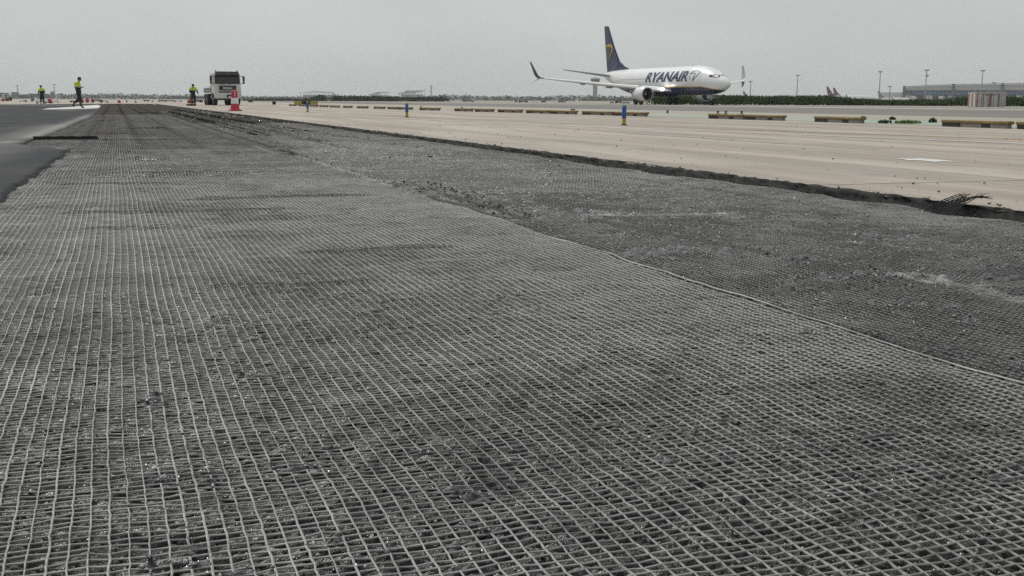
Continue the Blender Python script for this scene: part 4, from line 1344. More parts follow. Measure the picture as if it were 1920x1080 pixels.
def airliner(loc, rz, label, livery, detail=True, group=None, name='airliner'):
    e = empty(name, loc, rz, label, 'airplane', group)
    white, tailm = livery
    ss = np.unique(np.concatenate([FS, np.linspace(.05, 36.9, 46)]))
    n = 36
    rings = []
    for s in ss:
        t, bt, w = fus(s)
        rings.append([Vector((-s, w * math.cos(2 * math.pi * k / n), (t + bt) / 2 + (t - bt) / 2 * math.sin(2 * math.pi * k / n))) for k in range(n)])
    b = MB(); b.loft(rings); fo = b.build('fuselage', white, e, True, 60)
    b = MB(); b.ball((-17.3, 0, 1.85), 1.0, 16, (5.2, 2.0, .78)); b.build('wing_fairing', white, e, True)
    for sg, side in ((-1, 'starboard'), (1, 'port')):
        b = MB()
        surface(b, [(12.6, sg * 1.2, 1.95, 8.6, .11, 0), (13.6, sg * 1.9, 2.02, 7.4, .11, 0), (16.2, sg * 5.8, 2.45, 5.0, .10, 0), (19.4, sg * 11.6, 3.08, 3.1, .09, 0), (22.4, sg * 16.9, 3.70, 1.65, .09, 0)])
        w = b.build('wing', M['ac_grey'], e, True, 40)
        b = MB()     # leading edge slat, reflected sky put in as white
        r = []
        for (s, y, z, c) in ((13.75, 2.1, 2.06, 7.3), (16.2, 5.8, 2.45, 5.0), (19.4, 11.6, 3.08, 3.1), (22.35, 16.8, 3.68, 1.68)):
            th = .11 * c
            r.append([Vector((-(s - .10 - c * .004), sg * y, z - .04)), Vector((-(s + .02 * c - .05), sg * y, z + th * .36)), Vector((-(s + .13 * c), sg * y, z + th * .60 + .02)),
                      Vector((-(s + .13 * c), sg * y, z + th * .40)), Vector((-(s + .03 * c), sg * y, z - th * .30))])
        b.loft(r); b.build('slat', M['slat'], w, True)
        b = MB()
        c45 = -sg * math.radians(45); c75 = -sg * math.radians(72)
        surface(b, [(22.4, sg * 16.88, 3.70, 1.65, .09, 0), (22.7, sg * 17.25, 3.82, 1.5, .08, -c45 * 0 + sg * .5), (23.1, sg * 17.5, 4.15, 1.25, .07, sg * 1.1), (24.6, sg * 17.95, 6.05, .55, .07, sg * 1.3)])
        wl = b.build('winglet', M['navy'] if sg < 0 else M['ac_grey'], w, True, 40)
        b = MB()
        surface(b, [(22.9, sg * 17.1, 3.74, 1.1, .07, -sg * .6), (23.6, sg * 17.55, 3.35, .8, .06, -sg * .9), (24.9, sg * 18.1, 2.75, .28, .06, -sg * .9)])
        b.build('lower_winglet', M['ac_grey'], w, True, 40)
        for (y, s0, zz, ln) in ((3.6, 18.3, 2.1, 3.2), (7.6, 18.4, 2.66, 3.0), (11.2, 20.2, 3.12, 2.2)):
            b = MB()
            b.loft([[Vector((-(s0 + ln * u), sg * y + rr_ * .16 * math.cos(a), zz - .14 - .02 * u + rr_ * .20 * math.sin(a))) for a in np.linspace(0, 2 * math.pi, 9)[:-1]]
                    for u, rr_ in ((0, .1), (.15, .75), (.45, 1), (.8, .6), (1, .08))])
            b.build('flap_fairing', M['ac_grey'], w, True)
        b = MB()
        surface(b, [(32.4, sg * .3, 4.35, 4.1, .09, 0), (32.7, sg * .7, 4.40, 3.8, .09, 0), (36.5, sg * 7.15, 5.35, 1.35, .09, 0)])
        b.build('tailplane', M['ac_grey'], e, True, 40)
        # engine
        c = (-13.4, sg * 4.83, 1.52)
        prof_o = [(.86, 0), (.93, -.05), (1.02, -.30), (1.08, -.9), (1.06, -1.8), (.95, -2.6), (.80, -3.2), (.74, -3.25)]
        b = MB(); b.lathe([(r_, h) for r_, h in prof_o], c, 'X', 28, False)
        en = b.build('engine', M['ac_white'] if white is M['fuselage'] else white, e, True, 50)
        b = MB(); b.lathe([(.78, -.32), (.80, -.12), (.86, .015), (.935, -.045), (.98, -.16)], c, 'X', 28, False); b.build('inlet_lip', M['ac_metal'], en, True, 70)
        b = MB(); b.lathe([(.77, -.9), (.78, -.31)], c, 'X', 28, False); b.build('inlet_duct', M['truck_dark'], en, True)
        b = MB(); b.lathe([(.77, -.88), (.001, -.9)], c, 'X', 28, False)
        for k in range(20):
            a = 2 * math.pi * k / 20
            p, q = Vector((-13.4 - .70, sg * 4.83 + .2 * math.cos(a), 1.52 + .2 * math.sin(a))), Vector((-13.4 - .78, sg * 4.83 + .74 * math.cos(a + .2), 1.52 + .74 * math.sin(a + .2)))
            t = Vector((0, -math.sin(a), math.cos(a))) * .05
            b._new([p - t, p + t, q + t * 1.8 + Vector((-.08, 0, 0)), q - t * 1.8 + Vector((.03, 0, 0))], [(0, 1, 2, 3)])
        b.build('fan', M['fan'], en)
        b = MB(); b.lathe([(.001, -.42), (.10, -.52), (.2, -.74), (.2, -.86)], c, 'X', 16, False); b.build('spinner', M['ac_grey'], en, True)
        b = MB(); b.lathe([(.70, -3.0), (.62, -3.5), (.46, -4.1), (.40, -4.15), (.22, -4.1), (.05, -4.7)], c, 'X', 24, False); b.build('exhaust', M['fan'], en, True)
        b = MB(); b.prism([(-14.2, 2.50), (-15.9, 2.72), (-18.4, 2.25), (-17.6, 1.95), (-14.6, 2.2)], 'Y', sg * 4.83 - .14, sg * 4.83 + .14); b.build('pylon', M['ac_grey'], en)
        # main gear
        b = MB(); b.tube((-19.7, sg * 2.86, .55), (-19.5, sg * 2.8, 2.1), .12, .14, 10); b.tube((-19.9, sg * 2.3, .55), (-19.9, sg * 3.4, .55), .08, n=8); b.tube((-19.7, sg * 2.86, 1.0), (-19.5, sg * 1.7, 1.9), .05, n=6)
        gr = b.build('main_gear', M['steel'], e)
        for k in (-.43, .43):
            b = MB(); r0, w0 = .55, .36
            b.lathe([(r0 * .5, -w0 / 2), (r0 * .88, -w0 / 2), (r0, -w0 * .3), (r0, w0 * .3), (r0 * .88, w0 / 2), (r0 * .5, w0 / 2), (.05, w0 * .3)], (-19.9, sg * 2.86 + k, .55), 'Y', 20)
            b.build('wheel', M['tyre'], gr, True)
        if detail:
            b = MB(); b.lathe([(.20, -.3), (.21, .03), (.12, .08), (.001, .085)], (-13.22, sg * 2.55, 2.22), 'X', 12); b.build('landing_light', M['light_on'], w, True)
    # fin
    prof = [(28.2, 5.30, .02), (30.2, 5.85, .06), (32.1, 6.70, .14), (34.0, 9.0, .13), (36.1, 12.22, .08), (36.9, 12.30, .05), (37.5, 12.22, .03), (36.9, 8.7, .03), (36.1, 5.0, .04), (33.2, 5.15, .22), (30.5, 5.22, .16)]
    b = MB()
    lv = [b.bm.verts.new((-s, -t, z)) for s, z, t in prof]
    rv = [b.bm.verts.new((-s, t, z)) for s, z, t in prof]
    k = len(prof)
    # strips from leading to trailing edge
    order = [(0, 10), (1, 10), (2, 9), (3, 7), (4, 6)]
    for vs_, fl in ((lv, False), (rv, True)):
        faces = [(0, 1, 10), (1, 2, 9, 10), (2, 3, 7, 8), (2, 8, 9), (3, 4, 6, 7), (4, 5, 6)]
        for f in faces:
            b.bm.faces.new([vs_[i] for i in (f[::-1] if fl else f)])
    for i in range(k):
        b.bm.faces.new((lv[i], lv[(i + 1) % k], rv[(i + 1) % k], rv[i]))
    fin = b.build('fin', tailm, e)
    # nose gear
    b = MB(); b.tube((-4.3, 0, .34), (-4.4, 0, 1.6), .07, n=8); b.tube((-4.3, -.3, .34), (-4.3, .3, .34), .05, n=8); b.box((-4.1, .45, 1.15), (1.5, .04, .5), .01); b.box((-4.1, -.45, 1.15), (1.5, .04, .5), .01)
    gr = b.build('nose_gear', M['steel'], e)
    for s in (-.2, .2):
        b = MB(); b.lathe([(.05, -.09), (.3, -.1), (.345, -.05), (.345, .05), (.3, .1), (.05, .09)], (-4.3, s, .345), 'Y', 16); b.build('wheel', M['tyre'], gr, True)
    # flight-deck windows
    for sg in (-1, 1):
        for (s0, s1, z0, z1, z2, z3) in ((1.62, 2.05, 3.62, 3.66, 4.02, 3.86), (2.10, 2.60, 3.66, 3.68, 4.06, 4.04), (2.66, 3.15, 3.70, 3.76, 4.02, 4.06)):
            vv = []
            for (s, z) in ((s0, z0), (s1, z1), (s1, z2), (s0, z3)):
                vv.append(Vector((-s + .01, sg * (fus_y(s, z) + .018), z)))
            mid = [Vector((-(s0 + s1) / 2, sg * (fus_y((s0 + s1) / 2, z) + .024), z)) for z in ((z0 + z1) / 2, (z2 + z3) / 2)]
            b = MB(); b._new([vv[0], mid[0], mid[1], vv[3], vv[1], vv[2]], [(0, 1, 2, 3), (1, 4, 5, 2)]); b.build('cockpit_window', M['glass'], e)
        # centre pane of the windscreen
        vv = []
        for (s, y, z) in ((1.50, .03, 3.70), (1.60, .62, 3.60), (1.98, .62, 3.92), (1.86, .03, 3.99)):
            t, bt, w = fus(s)
            q = math.sqrt(max(0, 1 - (y / w) ** 2))
            zz = (t + bt) / 2 + (t - bt) / 2 * q
            vv.append(Vector((-s + .04, sg * y, min(zz, z + .1) + .03)))
        b = MB(); b._new(vv, [(0, 1, 2, 3)]); b.build('cockpit_window', M['glass'], e)
    if not detail:
        return e
    # row of cabin windows, one each
    proto = None
    for sg in (-1, 1):
        for k in range(44):
            s = 7.2 + .508 * k
            if sg < 0 and proto is None:
                z = 3.62
                b = MB()
                b.prism([(math.cos(a) * .13, math.sin(a) * .18) for a in np.linspace(0, 2 * math.pi, 11)[:-1]], 'Y', 0, .03)
                proto = b.build('cabin_window', M['window_grey'], e)
                wo = proto
            else:
                wo = proto.copy(); COL.objects.link(wo); wo.parent = e
            y = fus_y(s, 3.62)
            wo.location = (-s, sg * (y - .012) - (.0 if sg < 0 else .0) - (.006 if sg < 0 else .006), 3.62)
    # doors
    for sg in (-1, 1):
        for (s, h0, h1, w_) in ((5.0, 2.62, 4.35, .80), (33.0, 3.05, 4.55, .72)):
            b = MB()
            rows_ = []
            for z in np.linspace(h0, h1, 7):
                rows_.append([Vector((-(s - w_ / 2), sg * (fus_y(s - w_ / 2, z) + .012), z)), Vector((-(s + w_ / 2), sg * (fus_y(s + w_ / 2, z) + .012), z))])
            b.loft(rows_, False, False); b.build('door', M['ac_white'], e)
    # aerials on the crown
    for s in (9.5, 14.2, 21.5):
        b = MB(); b.prism([(-s, 5.30), (-s - .12, 5.62), (-s - .34, 5.62), (-s - .45, 5.30)], 'Y', -.02, .02); b.build('aerial', M['ac_white'], e)
    # titles on both sides, wrapped round the fuselage
    cu = bpy.data.curves.new('title', 'FONT')
    cu.body, cu.size, cu.shear, cu.offset, cu.resolution_u = 'RYANAIR', 1.0, .24, .034, 3
    t = bpy.data.objects.new('title', cu)
    COL.objects.link(t)
    bpy.context.view_layer.update()
    me0 = bpy.data.meshes.new_from_object(t.evaluated_get(bpy.context.evaluated_depsgraph_get()))
    bpy.data.objects.remove(t)
    co = np.array([v.co[:] for v in me0.vertices])
    lo, hi = co.min(0), co.max(0)
    def wrap(me, name, mat, X0, X1, Z0, Z1, sg, lo, hi, gap):
        bm = bmesh.new(); bm.from_mesh(me)
        for k in range(1, 10):
            y = lo[1] + (hi[1] - lo[1]) * k / 10
            bmesh.ops.bisect_plane(bm, geom=list(bm.verts) + list(bm.edges) + list(bm.faces), plane_co=(0, y, 0), plane_no=(0, 1, 0))
        for v in bm.verts:
            u = (v.co.x - lo[0]) / (hi[0] - lo[0]); q = (v.co.y - lo[1]) / (hi[1] - lo[1])
            z = Z0 + (Z1 - Z0) * q
            x = X0 + (X1 - X0) * u if sg < 0 else X1 + (X0 - X1) * u
            v.co = (x, sg * (fus_y(-x, z) + gap), z)
        bmesh.ops.recalc_face_normals(bm, faces=bm.faces)
        m2 = bpy.data.meshes.new(name); bm.to_mesh(m2); bm.free()
        m2.materials.append(mat)
        put(bpy.data.objects.new(name, m2), e)
    for sg in (-1, 1):
        wrap(me0, 'title_letters', M['text_navy'], -19.8, -7.7, 3.22, 4.66, sg, lo, hi, .022)
    # outline emblem after the title
    b = MB()
    def ribbon(pts, w):
        pts = [Vector((x, y, 0)) for x, y in pts]
        L_, R_ = [], []
        for i, p in enumerate(pts):
            d = (pts[min(i + 1, len(pts) - 1)] - pts[max(i - 1, 0)]).normalized()
            nrm = Vector((-d.y, d.x, 0)) * w
            L_.append(p + nrm); R_.append(p - nrm)
        b._new(L_ + R_, [(i, i + 1, len(pts) + i + 1, len(pts) + i) for i in range(len(pts) - 1)])
    ribbon([(.05, .72), (.22, .98), (.55, 1.02), (.95, .95), (.98, .75), (.80, .45), (.55, .18), (.45, 0)], .055)
    ribbon([(.45, 0), (.42, .2), (.52, .5), (.60, .72), (.40, .80), (.15, .70)], .045)
    ribbon([(.05, .72), (.02, .4), (.15, .1)], .03)
    tmp = b.build('tmp', M['text_grey'])
    me1 = tmp.data
    bpy.data.objects.remove(tmp)
    for sg in (-1, 1):
        wrap(me1, 'emblem', M['text_grey'], -7.35, -5.2, 3.25, 4.62, sg, (0, 0), (1, 1), .022)
    # emblem on the fin
    for sg in (-1, 1):
        def fp(s, z):
            return Vector((-s, sg * .155, z))
        b = MB()
        top = [(36.80, 9.05), (36.3, 9.28), (35.7, 9.42), (35.1, 9.40), (34.5, 9.27), (34.1, 8.92), (34.2, 8.35), (34.62, 7.8), (35.1, 7.25), (35.5, 6.9), (35.8, 6.6)]
        bot = [(36.75, 8.90), (36.2, 9.0), (35.7, 9.02), (35.2, 8.98), (34.8, 8.95), (34.5, 8.70), (34.58, 8.25), (34.9, 7.75), (35.28, 7.2), (35.58, 6.9), (35.8, 6.6)]
        vs_ = [fp(*p) for p in top] + [fp(*p) for p in bot]
        nn = len(top)
        b._new(vs_, [(i, i + 1, nn + i + 1, nn + i) for i in range(nn - 1)])
        for k in range(5):
            s = 35.05 + .36 * k
            b._new([fp(s, 8.95), fp(s + .05, 8.95), fp(35.75 + .10 * k + .03, 7.0), fp(35.75 + .10 * k, 7.0)], [(0, 1, 2, 3)])
        b.build('fin_emblem', M['gold'], fin)
    return e

airliner((75.97, 131.08, 0), math.radians(-87.9), 'large white airliner with navy belly and tail taxiing in front of the hedge', (M['fuselage'], M['navy']))

def parked_planes():
    def far(px, d, heading, lab, tail):
        p = at(px, d)
        return airliner((p.x, p.y, 0), heading, lab, (M['ac_white'], tail), False, 'airliners parked far off', 'parked_airliner')
    base = math.atan2(RGT.y, RGT.x)
    a = far(1622, 880, base - .15, 'white parked airliner with a maroon tail fin, in front of the terminal', M['maroon'])
    b = far(1626, 960, base - .10, 'farther maroon-tailed airliner, its fin just left of the nearer one', M['maroon'])
    far(1690, 1250, base - .2, 'small distant airliner with a slate grey fin left of the terminal', M['slate'])
    far(1440, 1300, base - .1, 'distant airliner whose grey fin shows under the far winglet', M['slate'])
    far(-82, 1000, base + math.pi - .25, 'distant airliner with a slate fin at the left border', M['slate'])
parked_planes()

# ------------------------------------------------------------------ far buildings, masts, tower
def face_rz(p):
    return math.atan2(-p.x, p.y)

def terminal():
    p = at(1797, 1300)
    e = empty('terminal_building', p, face_rz(p) - .10, 'long airport terminal with a pale curved roof above blue glass', 'building')
    Lx0, Lx1 = -74.0, 150.0
    def top(x):
        return 18.5 + 2.4 * max(0, min(1, (x + 74) / 60)) ** .7 + 1.3 * max(0, (x + 14) / 100)
    xs = np.linspace(Lx0, Lx1, 30)
    b = MB()
    rings = []
    for x in xs:
        t = top(x)
        rings.append([Vector((x, -2, 14.0)), Vector((x, -2.6, 14.6)), Vector((x, -1.5, t - 1.2)), Vector((x, 4, t)), Vector((x, 26, t + 1.5)), Vector((x, 50, t)), Vector((x, 56, 14.0))])
    b.loft(rings); b.build('roof', M['roof'], e)
    b = MB()
    for x0, x1 in zip(xs, xs[1:]):
        b.box(((x0 + x1) / 2, -2.2, (top(x0) + top(x1)) / 2 - .3), (x1 - x0, 1.0, .7))
    b.build('roof_fascia', M['roof_edge'], e)
    for k in range(28):
        x = Lx0 + 4 + 8 * k
        b = MB(); b.box((x, 0.6, 11.4), (7.6, .6, 4.8)); b.build('window', M['blue_glass'], e)
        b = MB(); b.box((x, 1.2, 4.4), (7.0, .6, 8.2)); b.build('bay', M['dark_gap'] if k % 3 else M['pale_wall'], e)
    for x in (-74, -20, 32, 84, 136):
        b = MB(); b.box((x, -2.5, top(x) / 2 + .4), (2.6, 3.0, top(x) + .8)); b.build('pier', M['roof_edge'], e)
    b = MB(); b.box((38, 3.5, 6.9), (224, 1.0, 14.0)); b.build('wall', M['grey_wall'], e)
    b = MB(); b.box((-88, 10, 6), (28, 18, 12), .3); b.build('side_wing', M['pale_wall'], e)
    for i, (x, l) in enumerate(((-60, 26), (-30, 30), (2, 28), (30, 30))):
        q = e.matrix_basis @ Vector((x, -22, 0))
        rr = e.rotation_euler[2]
        j = empty('jet_bridge', q, rr, '%s jet bridge reaching out from the terminal' % ('leftmost pale', 'second pale', 'third pale', 'rightmost pale')[i], 'jet bridge', 'jet bridges of the terminal')
        b = MB(); b.box((0, 10, 5.4), (3.2, 20, 3.0), .3); b.build('tunnel', M['pale_wall'], j)
        b = MB(); b.box((0, -1.5, 5.6), (4.6, 4.2, 3.8), .4); b.build('cab', M['pale_wall'], j)
        b = MB(); b.tube((0, 2, -.02), (0, 2, 4), .5, n=8); b.build('leg', M['steel'], j)
terminal()

def masts():
    L_ = [(1478, 141, 30, 'plain floodlight mast standing alone right of the aircraft'), (1628, 134, 30, 'floodlight mast between the parked airliners'),
          (1712, 131, 30, 'twin-headed floodlight mast at the end of the terminal'), (1814, 132, 30, 'floodlight mast behind the middle of the terminal roof'),
          (1647, 161, 18, 'short floodlight mast left of the terminal'), (1836, 154, 20, 'short mast on the terminal side of the striped fence'),
          (1393, 152, 24, 'mast hidden by the far winglet of the aircraft'), (5, 148, 26, 'mast at the left border of the view'),
          (57, 160, 22, 'faint mast left of the far worker'), (124, 158, 22, 'faint mast just left of the walking worker')]
    for i, (px, ty, h, lab) in enumerate(L_):
        hy = 185 + .0043 * (px - 215)
        d = h * FPX / (hy - ty) * 1.0
        p = at(px, d)
        e = empty('floodlight_mast', p, face_rz(p), lab, 'mast', 'floodlight masts round the apron')
        k = d / 1000
        b = MB(); b.tube((0, 0, -.02), (0, 0, h), .42 * k + .1, .24 * k + .08, 8); b.build('pole', M['mast'], e)
        b = MB(); b.lathe([(.7, h - 1.2), (2.2, h - .9), (2.3, h - .2), (.6, h)], (0, 0, 0), n=10); b.build('head_frame', M['mast'], e)
        for s in (-1.5, 0, 1.5):
            b = MB(); b.box((s, -1.6, h - .6), (1.0, .5, .8), .1); b.build('floodlight', M['truck_dark'], e)
        if i == 2:
            b = MB(); b.lathe([(.5, h - 6.4), (1.6, h - 6.0), (1.6, h - 5.0), (.4, h - 4.6)], (.5, 0, 0), n=10); b.build('lower_head', M['mast'], e)
masts()

def tower():
    p = at(1110, 2150)
    e = empty('control_tower', p, face_rz(p), 'grey control tower with a wide cab, seen behind the aircraft wing', 'control tower')
    b = MB(); b.lathe([(4.6, 5), (4.2, 20), (4.2, 26), (5.0, 30)], (0, 0, 0), n=18); b.build('shaft', M['concrete_far'], e, True)
    b = MB(); b.lathe([(5.0, 29.5), (8.2, 33.5), (8.2, 35.5)], (0, 0, 0), n=18); b.build('cab_base', M['concrete_far'], e)
    b = MB(); b.lathe([(8.0, 35.5), (8.9, 40.5)], (0, 0, 0), n=18); b.build('window_band', M['glass'], e)
    b = MB(); b.lathe([(9.4, 40.5), (9.4, 42.2), (4, 43.2)], (0, 0, 0), n=18); b.build('roof', M['concrete_far'], e)
    b = MB(); b.prism([(-26, 0), (-24, 4), (-10, 5.5), (-6, 8.5), (8, 8.5), (11, 5.5), (70, 5.0), (72, 0)], 'Y', -8, 10); b.build('base_building', M['concrete_far'], e)
    b = MB(); b.tube((0, 0, 43), (0, 0, 49), .4, .15, 6); b.build('antenna', M['mast'], e)
    # telecom mast
    p = at(811, 1500)
    e = empty('telecom_mast', p, face_rz(p), 'dark lattice telecom mast rising over the bushes', 'mast')
    b = MB()
    h = 20.0
    for (sx, sy_) in ((-1, -1), (1, -1), (1, 1), (-1, 1)):
        b.tube((sx * .9, sy_ * .9, 0), (sx * .55, sy_ * .55, h), .20, n=5)
    for k in range(10):
        z0, z1 = h * k / 10, h * (k + 1) / 10
        w0, w1 = .9 - .035 * k, .9 - .035 * (k + 1)
        for (ax, ay, bx, by) in ((-1, -1, 1, -1), (1, -1, 1, 1), (1, 1, -1, 1), (-1, 1, -1, -1)):
            b.tube((ax * w0, ay * w0, z0), (bx * w1, by * w1, z1), .12, n=4)
    b.build('lattice', M['mast'], e)
    for (z, s) in ((18.2, -.9), (17.0, 1.0), (15.0, .9), (11.2, -.9), (11.0, 1.0)):
        b = MB(); b.box((s, -1, z), (.7, .5, 2.0), .1); b.build('antenna_panel', M['mast'], e)
    # far hangars
    def hangar(px, d, w, hgt, lab, kind):
        p = at(px, d)
        e = empty('hangar', p, face_rz(p), lab, 'hangar', 'hangars far beyond the bushes')
        b = MB(); b.box((0, 30, hgt * .3), (w * .8, 40, hgt * .6)); b.build('wall', M['pale_wall'], e)
        b = MB()
        if kind == 0:
            b.prism([(-w / 2, hgt * .80), (-w * .1, hgt), (w * .30, hgt * .92), (w / 2, hgt * .45), (w / 2, hgt * .40), (w * .28, hgt * .84), (-w * .1, hgt * .93), (-w / 2, hgt * .76)], 'Y', -5, 50)
        elif kind == 1:
            b.prism([(-w / 2, hgt * .70), (-w * .05, hgt), (w / 2, hgt), (w / 2, hgt * .95), (w * .02, hgt * .9), (w * .0, hgt * .70), (-w / 2, hgt * .66)], 'Y', -5, 50)
        else:
            b.prism([(-w / 2, hgt * .74), (-w * .28, hgt * .8), (-w * .22, hgt), (w / 2, hgt), (w / 2, hgt * .95), (w * .2, hgt * .86), (w * .1, hgt * .70), (-w / 2, hgt * .66)], 'Y', -5, 50)
        b.build('roof', M['roof'], e)
        for k in range(9):
            x = -w * .45 + w * .9 * k / 8
            b = MB(); b.tube((x, -4, 0), (x, -4, hgt * .72), .7, n=6); b.build('column', M['mast'], e)
        b = MB()
        for k in range(14):
            x0, x1 = -w * .25 + w * .6 * k / 14, -w * .25 + w * .6 * (k + 1) / 14
            za, zb = (hgt * .72, hgt * .93) if k % 2 else (hgt * .93, hgt * .72)
            b.tube((x0, -4.5, za), (x1, -4.5, zb), .45, n=4)
        b.build('truss', M['mast'], e)
    hangar(607, 2700, 96, 20, 'faint hangar with a sloping fan roof, leftmost of three', 0)
    hangar(717, 2700, 52, 19, 'faint middle hangar with a stepped flat roof', 1)
    hangar(776, 2600, 64, 22, 'farthest right hangar with a deep roof truss beside the telecom mast', 2)
    # low buildings on the left skyline
    for i, (px, d, w, h, mm, lab) in enumerate([(20, 900, 16, 4.2, 'pale_wall', 'low pale shed under the left mast'), (18, 1500, 14, 7.5, 'grey_wall', 'squat grey block behind the low pale shed'),
            (33, 1500, 8, 7, 'grey_wall', 'narrow grey block right of the squat one'), (52, 1500, 9, 8, 'grey_wall', 'grey block left of the far worker'), (66, 1600, 14, 5.5, 'grey_wall', 'long low block behind the far worker'),
            (96, 1600, 26, 6.4, 'grey_wall', 'wide grey building between the two workers on the left'), (120, 1600, 5, 9.6, 'grey_wall', 'small square tower left of the walking worker'), (128, 1700, 16, 6, 'pale_wall', 'pale building just behind the walking worker')]):
        p = at(px, d)
        e = empty('building', p, face_rz(p), lab, 'building', 'low buildings on the left skyline')
        b = MB(); b.box((0, 8, h / 2), (w, 14, h)); b.build('wall', M[mm], e)
        b = MB(); b.box((0, 8, h + .2), (w + .8, 14.8, .5)); b.build('roof', M['roof_edge'], e)
        for k in range(max(2, int(w / 4))):
            b = MB(); b.box((-w / 2 + (k + .5) * w / max(2, int(w / 4)), .98, h * .6), (1.8, .08, 1.4)); b.build('window', M['glass'], e)
tower()

# ------------------------------------------------------------------ vegetation
def leaves(name, pts, size, mat, seed, upright=False, kind='stuff', parent=None):
    r = np.random.default_rng(seed)
    n = len(pts)
    if upright:
        up = np.stack([r.normal(0, .22, n), r.normal(0, .22, n), np.ones(n)], 1)
    else:
        up = r.standard_normal((n, 3))
    up /= np.linalg.norm(up, axis=1)[:, None]
    sd_ = np.cross(up, r.standard_normal((n, 3)))
    sd_ /= np.linalg.norm(sd_, axis=1)[:, None]
    w = size * (.28 if upright else .55)
    V_ = np.stack([pts - sd_ * w[:, None], pts + sd_ * w[:, None], pts + up * size[:, None]], 1).reshape(-1, 3)
    T = np.arange(3 * n).reshape(-1, 3)
    o = arr_mesh(name, V_, T, mat, parent, tris=True)
    if kind: o['kind'] = kind
    return o

def vegetation():
    r = np.random.default_rng(31)
    # reed hedge along the far side of the outer tarmac
    H = np.array([(83.0, 164.5), (98.0, 159.0), (114.5, 151.5), (126.0, 138.5), (134, 125), (140, 110)])
    seg = np.hypot(*np.diff(H, axis=0).T); cum = np.concatenate([[0], np.cumsum(seg)])
    n = 34000
    t = r.random(n) * cum[-1]
    x = np.interp(t, cum, H[:, 0]) + r.normal(0, 1.1, n)
    y = np.interp(t, cum, H[:, 1]) + 1.5 + r.normal(0, 1.1, n)
    hh = (1.25 + .22 * vn(t, 0 * t, 3.0, 3) + .16 * vn(t, 0 * t, .8, 5)) * (1 - .42 * sstep(26, 33, t) * (1 - sstep(43, 50, t)))
    z = hh * r.random(n) ** .8
    s = .22 + .28 * r.random(n)
    o = leaves('hedge', np.stack([x, y, z - .05], 1), s, M['reed'], 1, True, None)
    tag(o, 'long dark green reed hedge running behind the taxiway', 'hedge')
    # belt of dark bushes in the middle distance
    px = np.concatenate([[608, 612], np.linspace(636, 745, 13), np.linspace(745, 832, 9), np.linspace(480, 600, 12)])
    P_, S_ = [], []
    for k, q in enumerate(px):
        d = 430 + 25 * r.random()
        low = q < 600
        w = 3.2 if not low else 3.5
        hgt = (1.75 + .5 * r.random()) * (1.0 if q < 745 else .85 if not low else 1) * (.42 if low else 1)
        c = at(q, d)
        m_ = 320 if not low else 160
        a, b_ = r.normal(0, w * .45, m_), r.normal(0, 1.5, m_)
        zz = r.random(m_) * hgt * np.exp(-(a / w) ** 2)
        P_.append(np.stack([c.x + a, c.y + b_, zz], 1)); S_.append(.28 + .3 * r.random(m_))
    o = leaves('bushes', np.concatenate(P_), np.concatenate(S_), M['bush'], 2)
    tag(o, 'belt of low dark bushes in front of the far hangars', 'bushes')
    # hazy treeline on the horizon
    P_, S_ = [], []
    for k in range(430):
        q = -160 + 1420 * (k + r.random()) / 430
        d = 1500 + 700 * r.random()
        hgt = (6.0 + 2.5 * vn(q, 0.0, 60, 4) + 2.2 * r.random() ** 2) * d / 1700
        if 820 < q < 1120: hgt *= 1.12
        if q > 440 and q < 640: hgt *= .75
        w = 4.5 + 3 * r.random()
        c = at(q, d)
        m_ = 60
        a, b_ = r.normal(0, w * .5, m_), r.normal(0, 2.5, m_)
        zz = hgt * (r.random(m_) ** .8) * np.exp(-(a / (w * 1.1)) ** 2)
        P_.append(np.stack([c.x + a, c.y + b_, zz], 1)); S_.append(1.0 + 1.3 * r.random(m_))
    o = leaves('treeline', np.concatenate(P_), np.concatenate(S_), M['tree'], 3)
    tag(o, 'hazy belt of trees along the horizon', 'treeline')
    # weeds by the beams
    for (x, y, n_, h, w, lab) in ((19.3, 24.2, 260, .13, .34, 'yellow-green weed clump at the end of a yellow beam'), (19.0, 24.75, 140, .12, .18, 'darker weed clump pressed against the yellow beam'),
                                  (23.1, 31.2, 90, .12, .10, 'left of three small dark weeds on the verge'), (23.0, 29.6, 100, .14, .10, 'middle of three small dark weeds on the verge'), (20.9, 25.2, 150, .20, .11, 'tallest dark weed just behind the yellow beam')):
        e = empty('weed_clump', (x, y, 0), 0, lab, 'weed', 'weeds on the verge')
        a = r.random(n_) * 6.283
        rad = w * np.sqrt(r.random(n_))
        pts = np.stack([rad * np.cos(a), rad * np.sin(a), h * .55 * r.random(n_) * (1 - rad / w * .6)], 1)
        leaves('leaves', pts, .03 + .05 * r.random(n_), M['weed'] if 'yellow-green' in lab else M['bush'], int(x * 7), True, None, e)
        b = MB()
        for k in range(5):
            b.tube((0, 0, -.01), (r.normal(0, w * .3), r.normal(0, w * .3), h * .7), .006, .003, 4)
        b.build('stem', M['weed'], e)
vegetation()

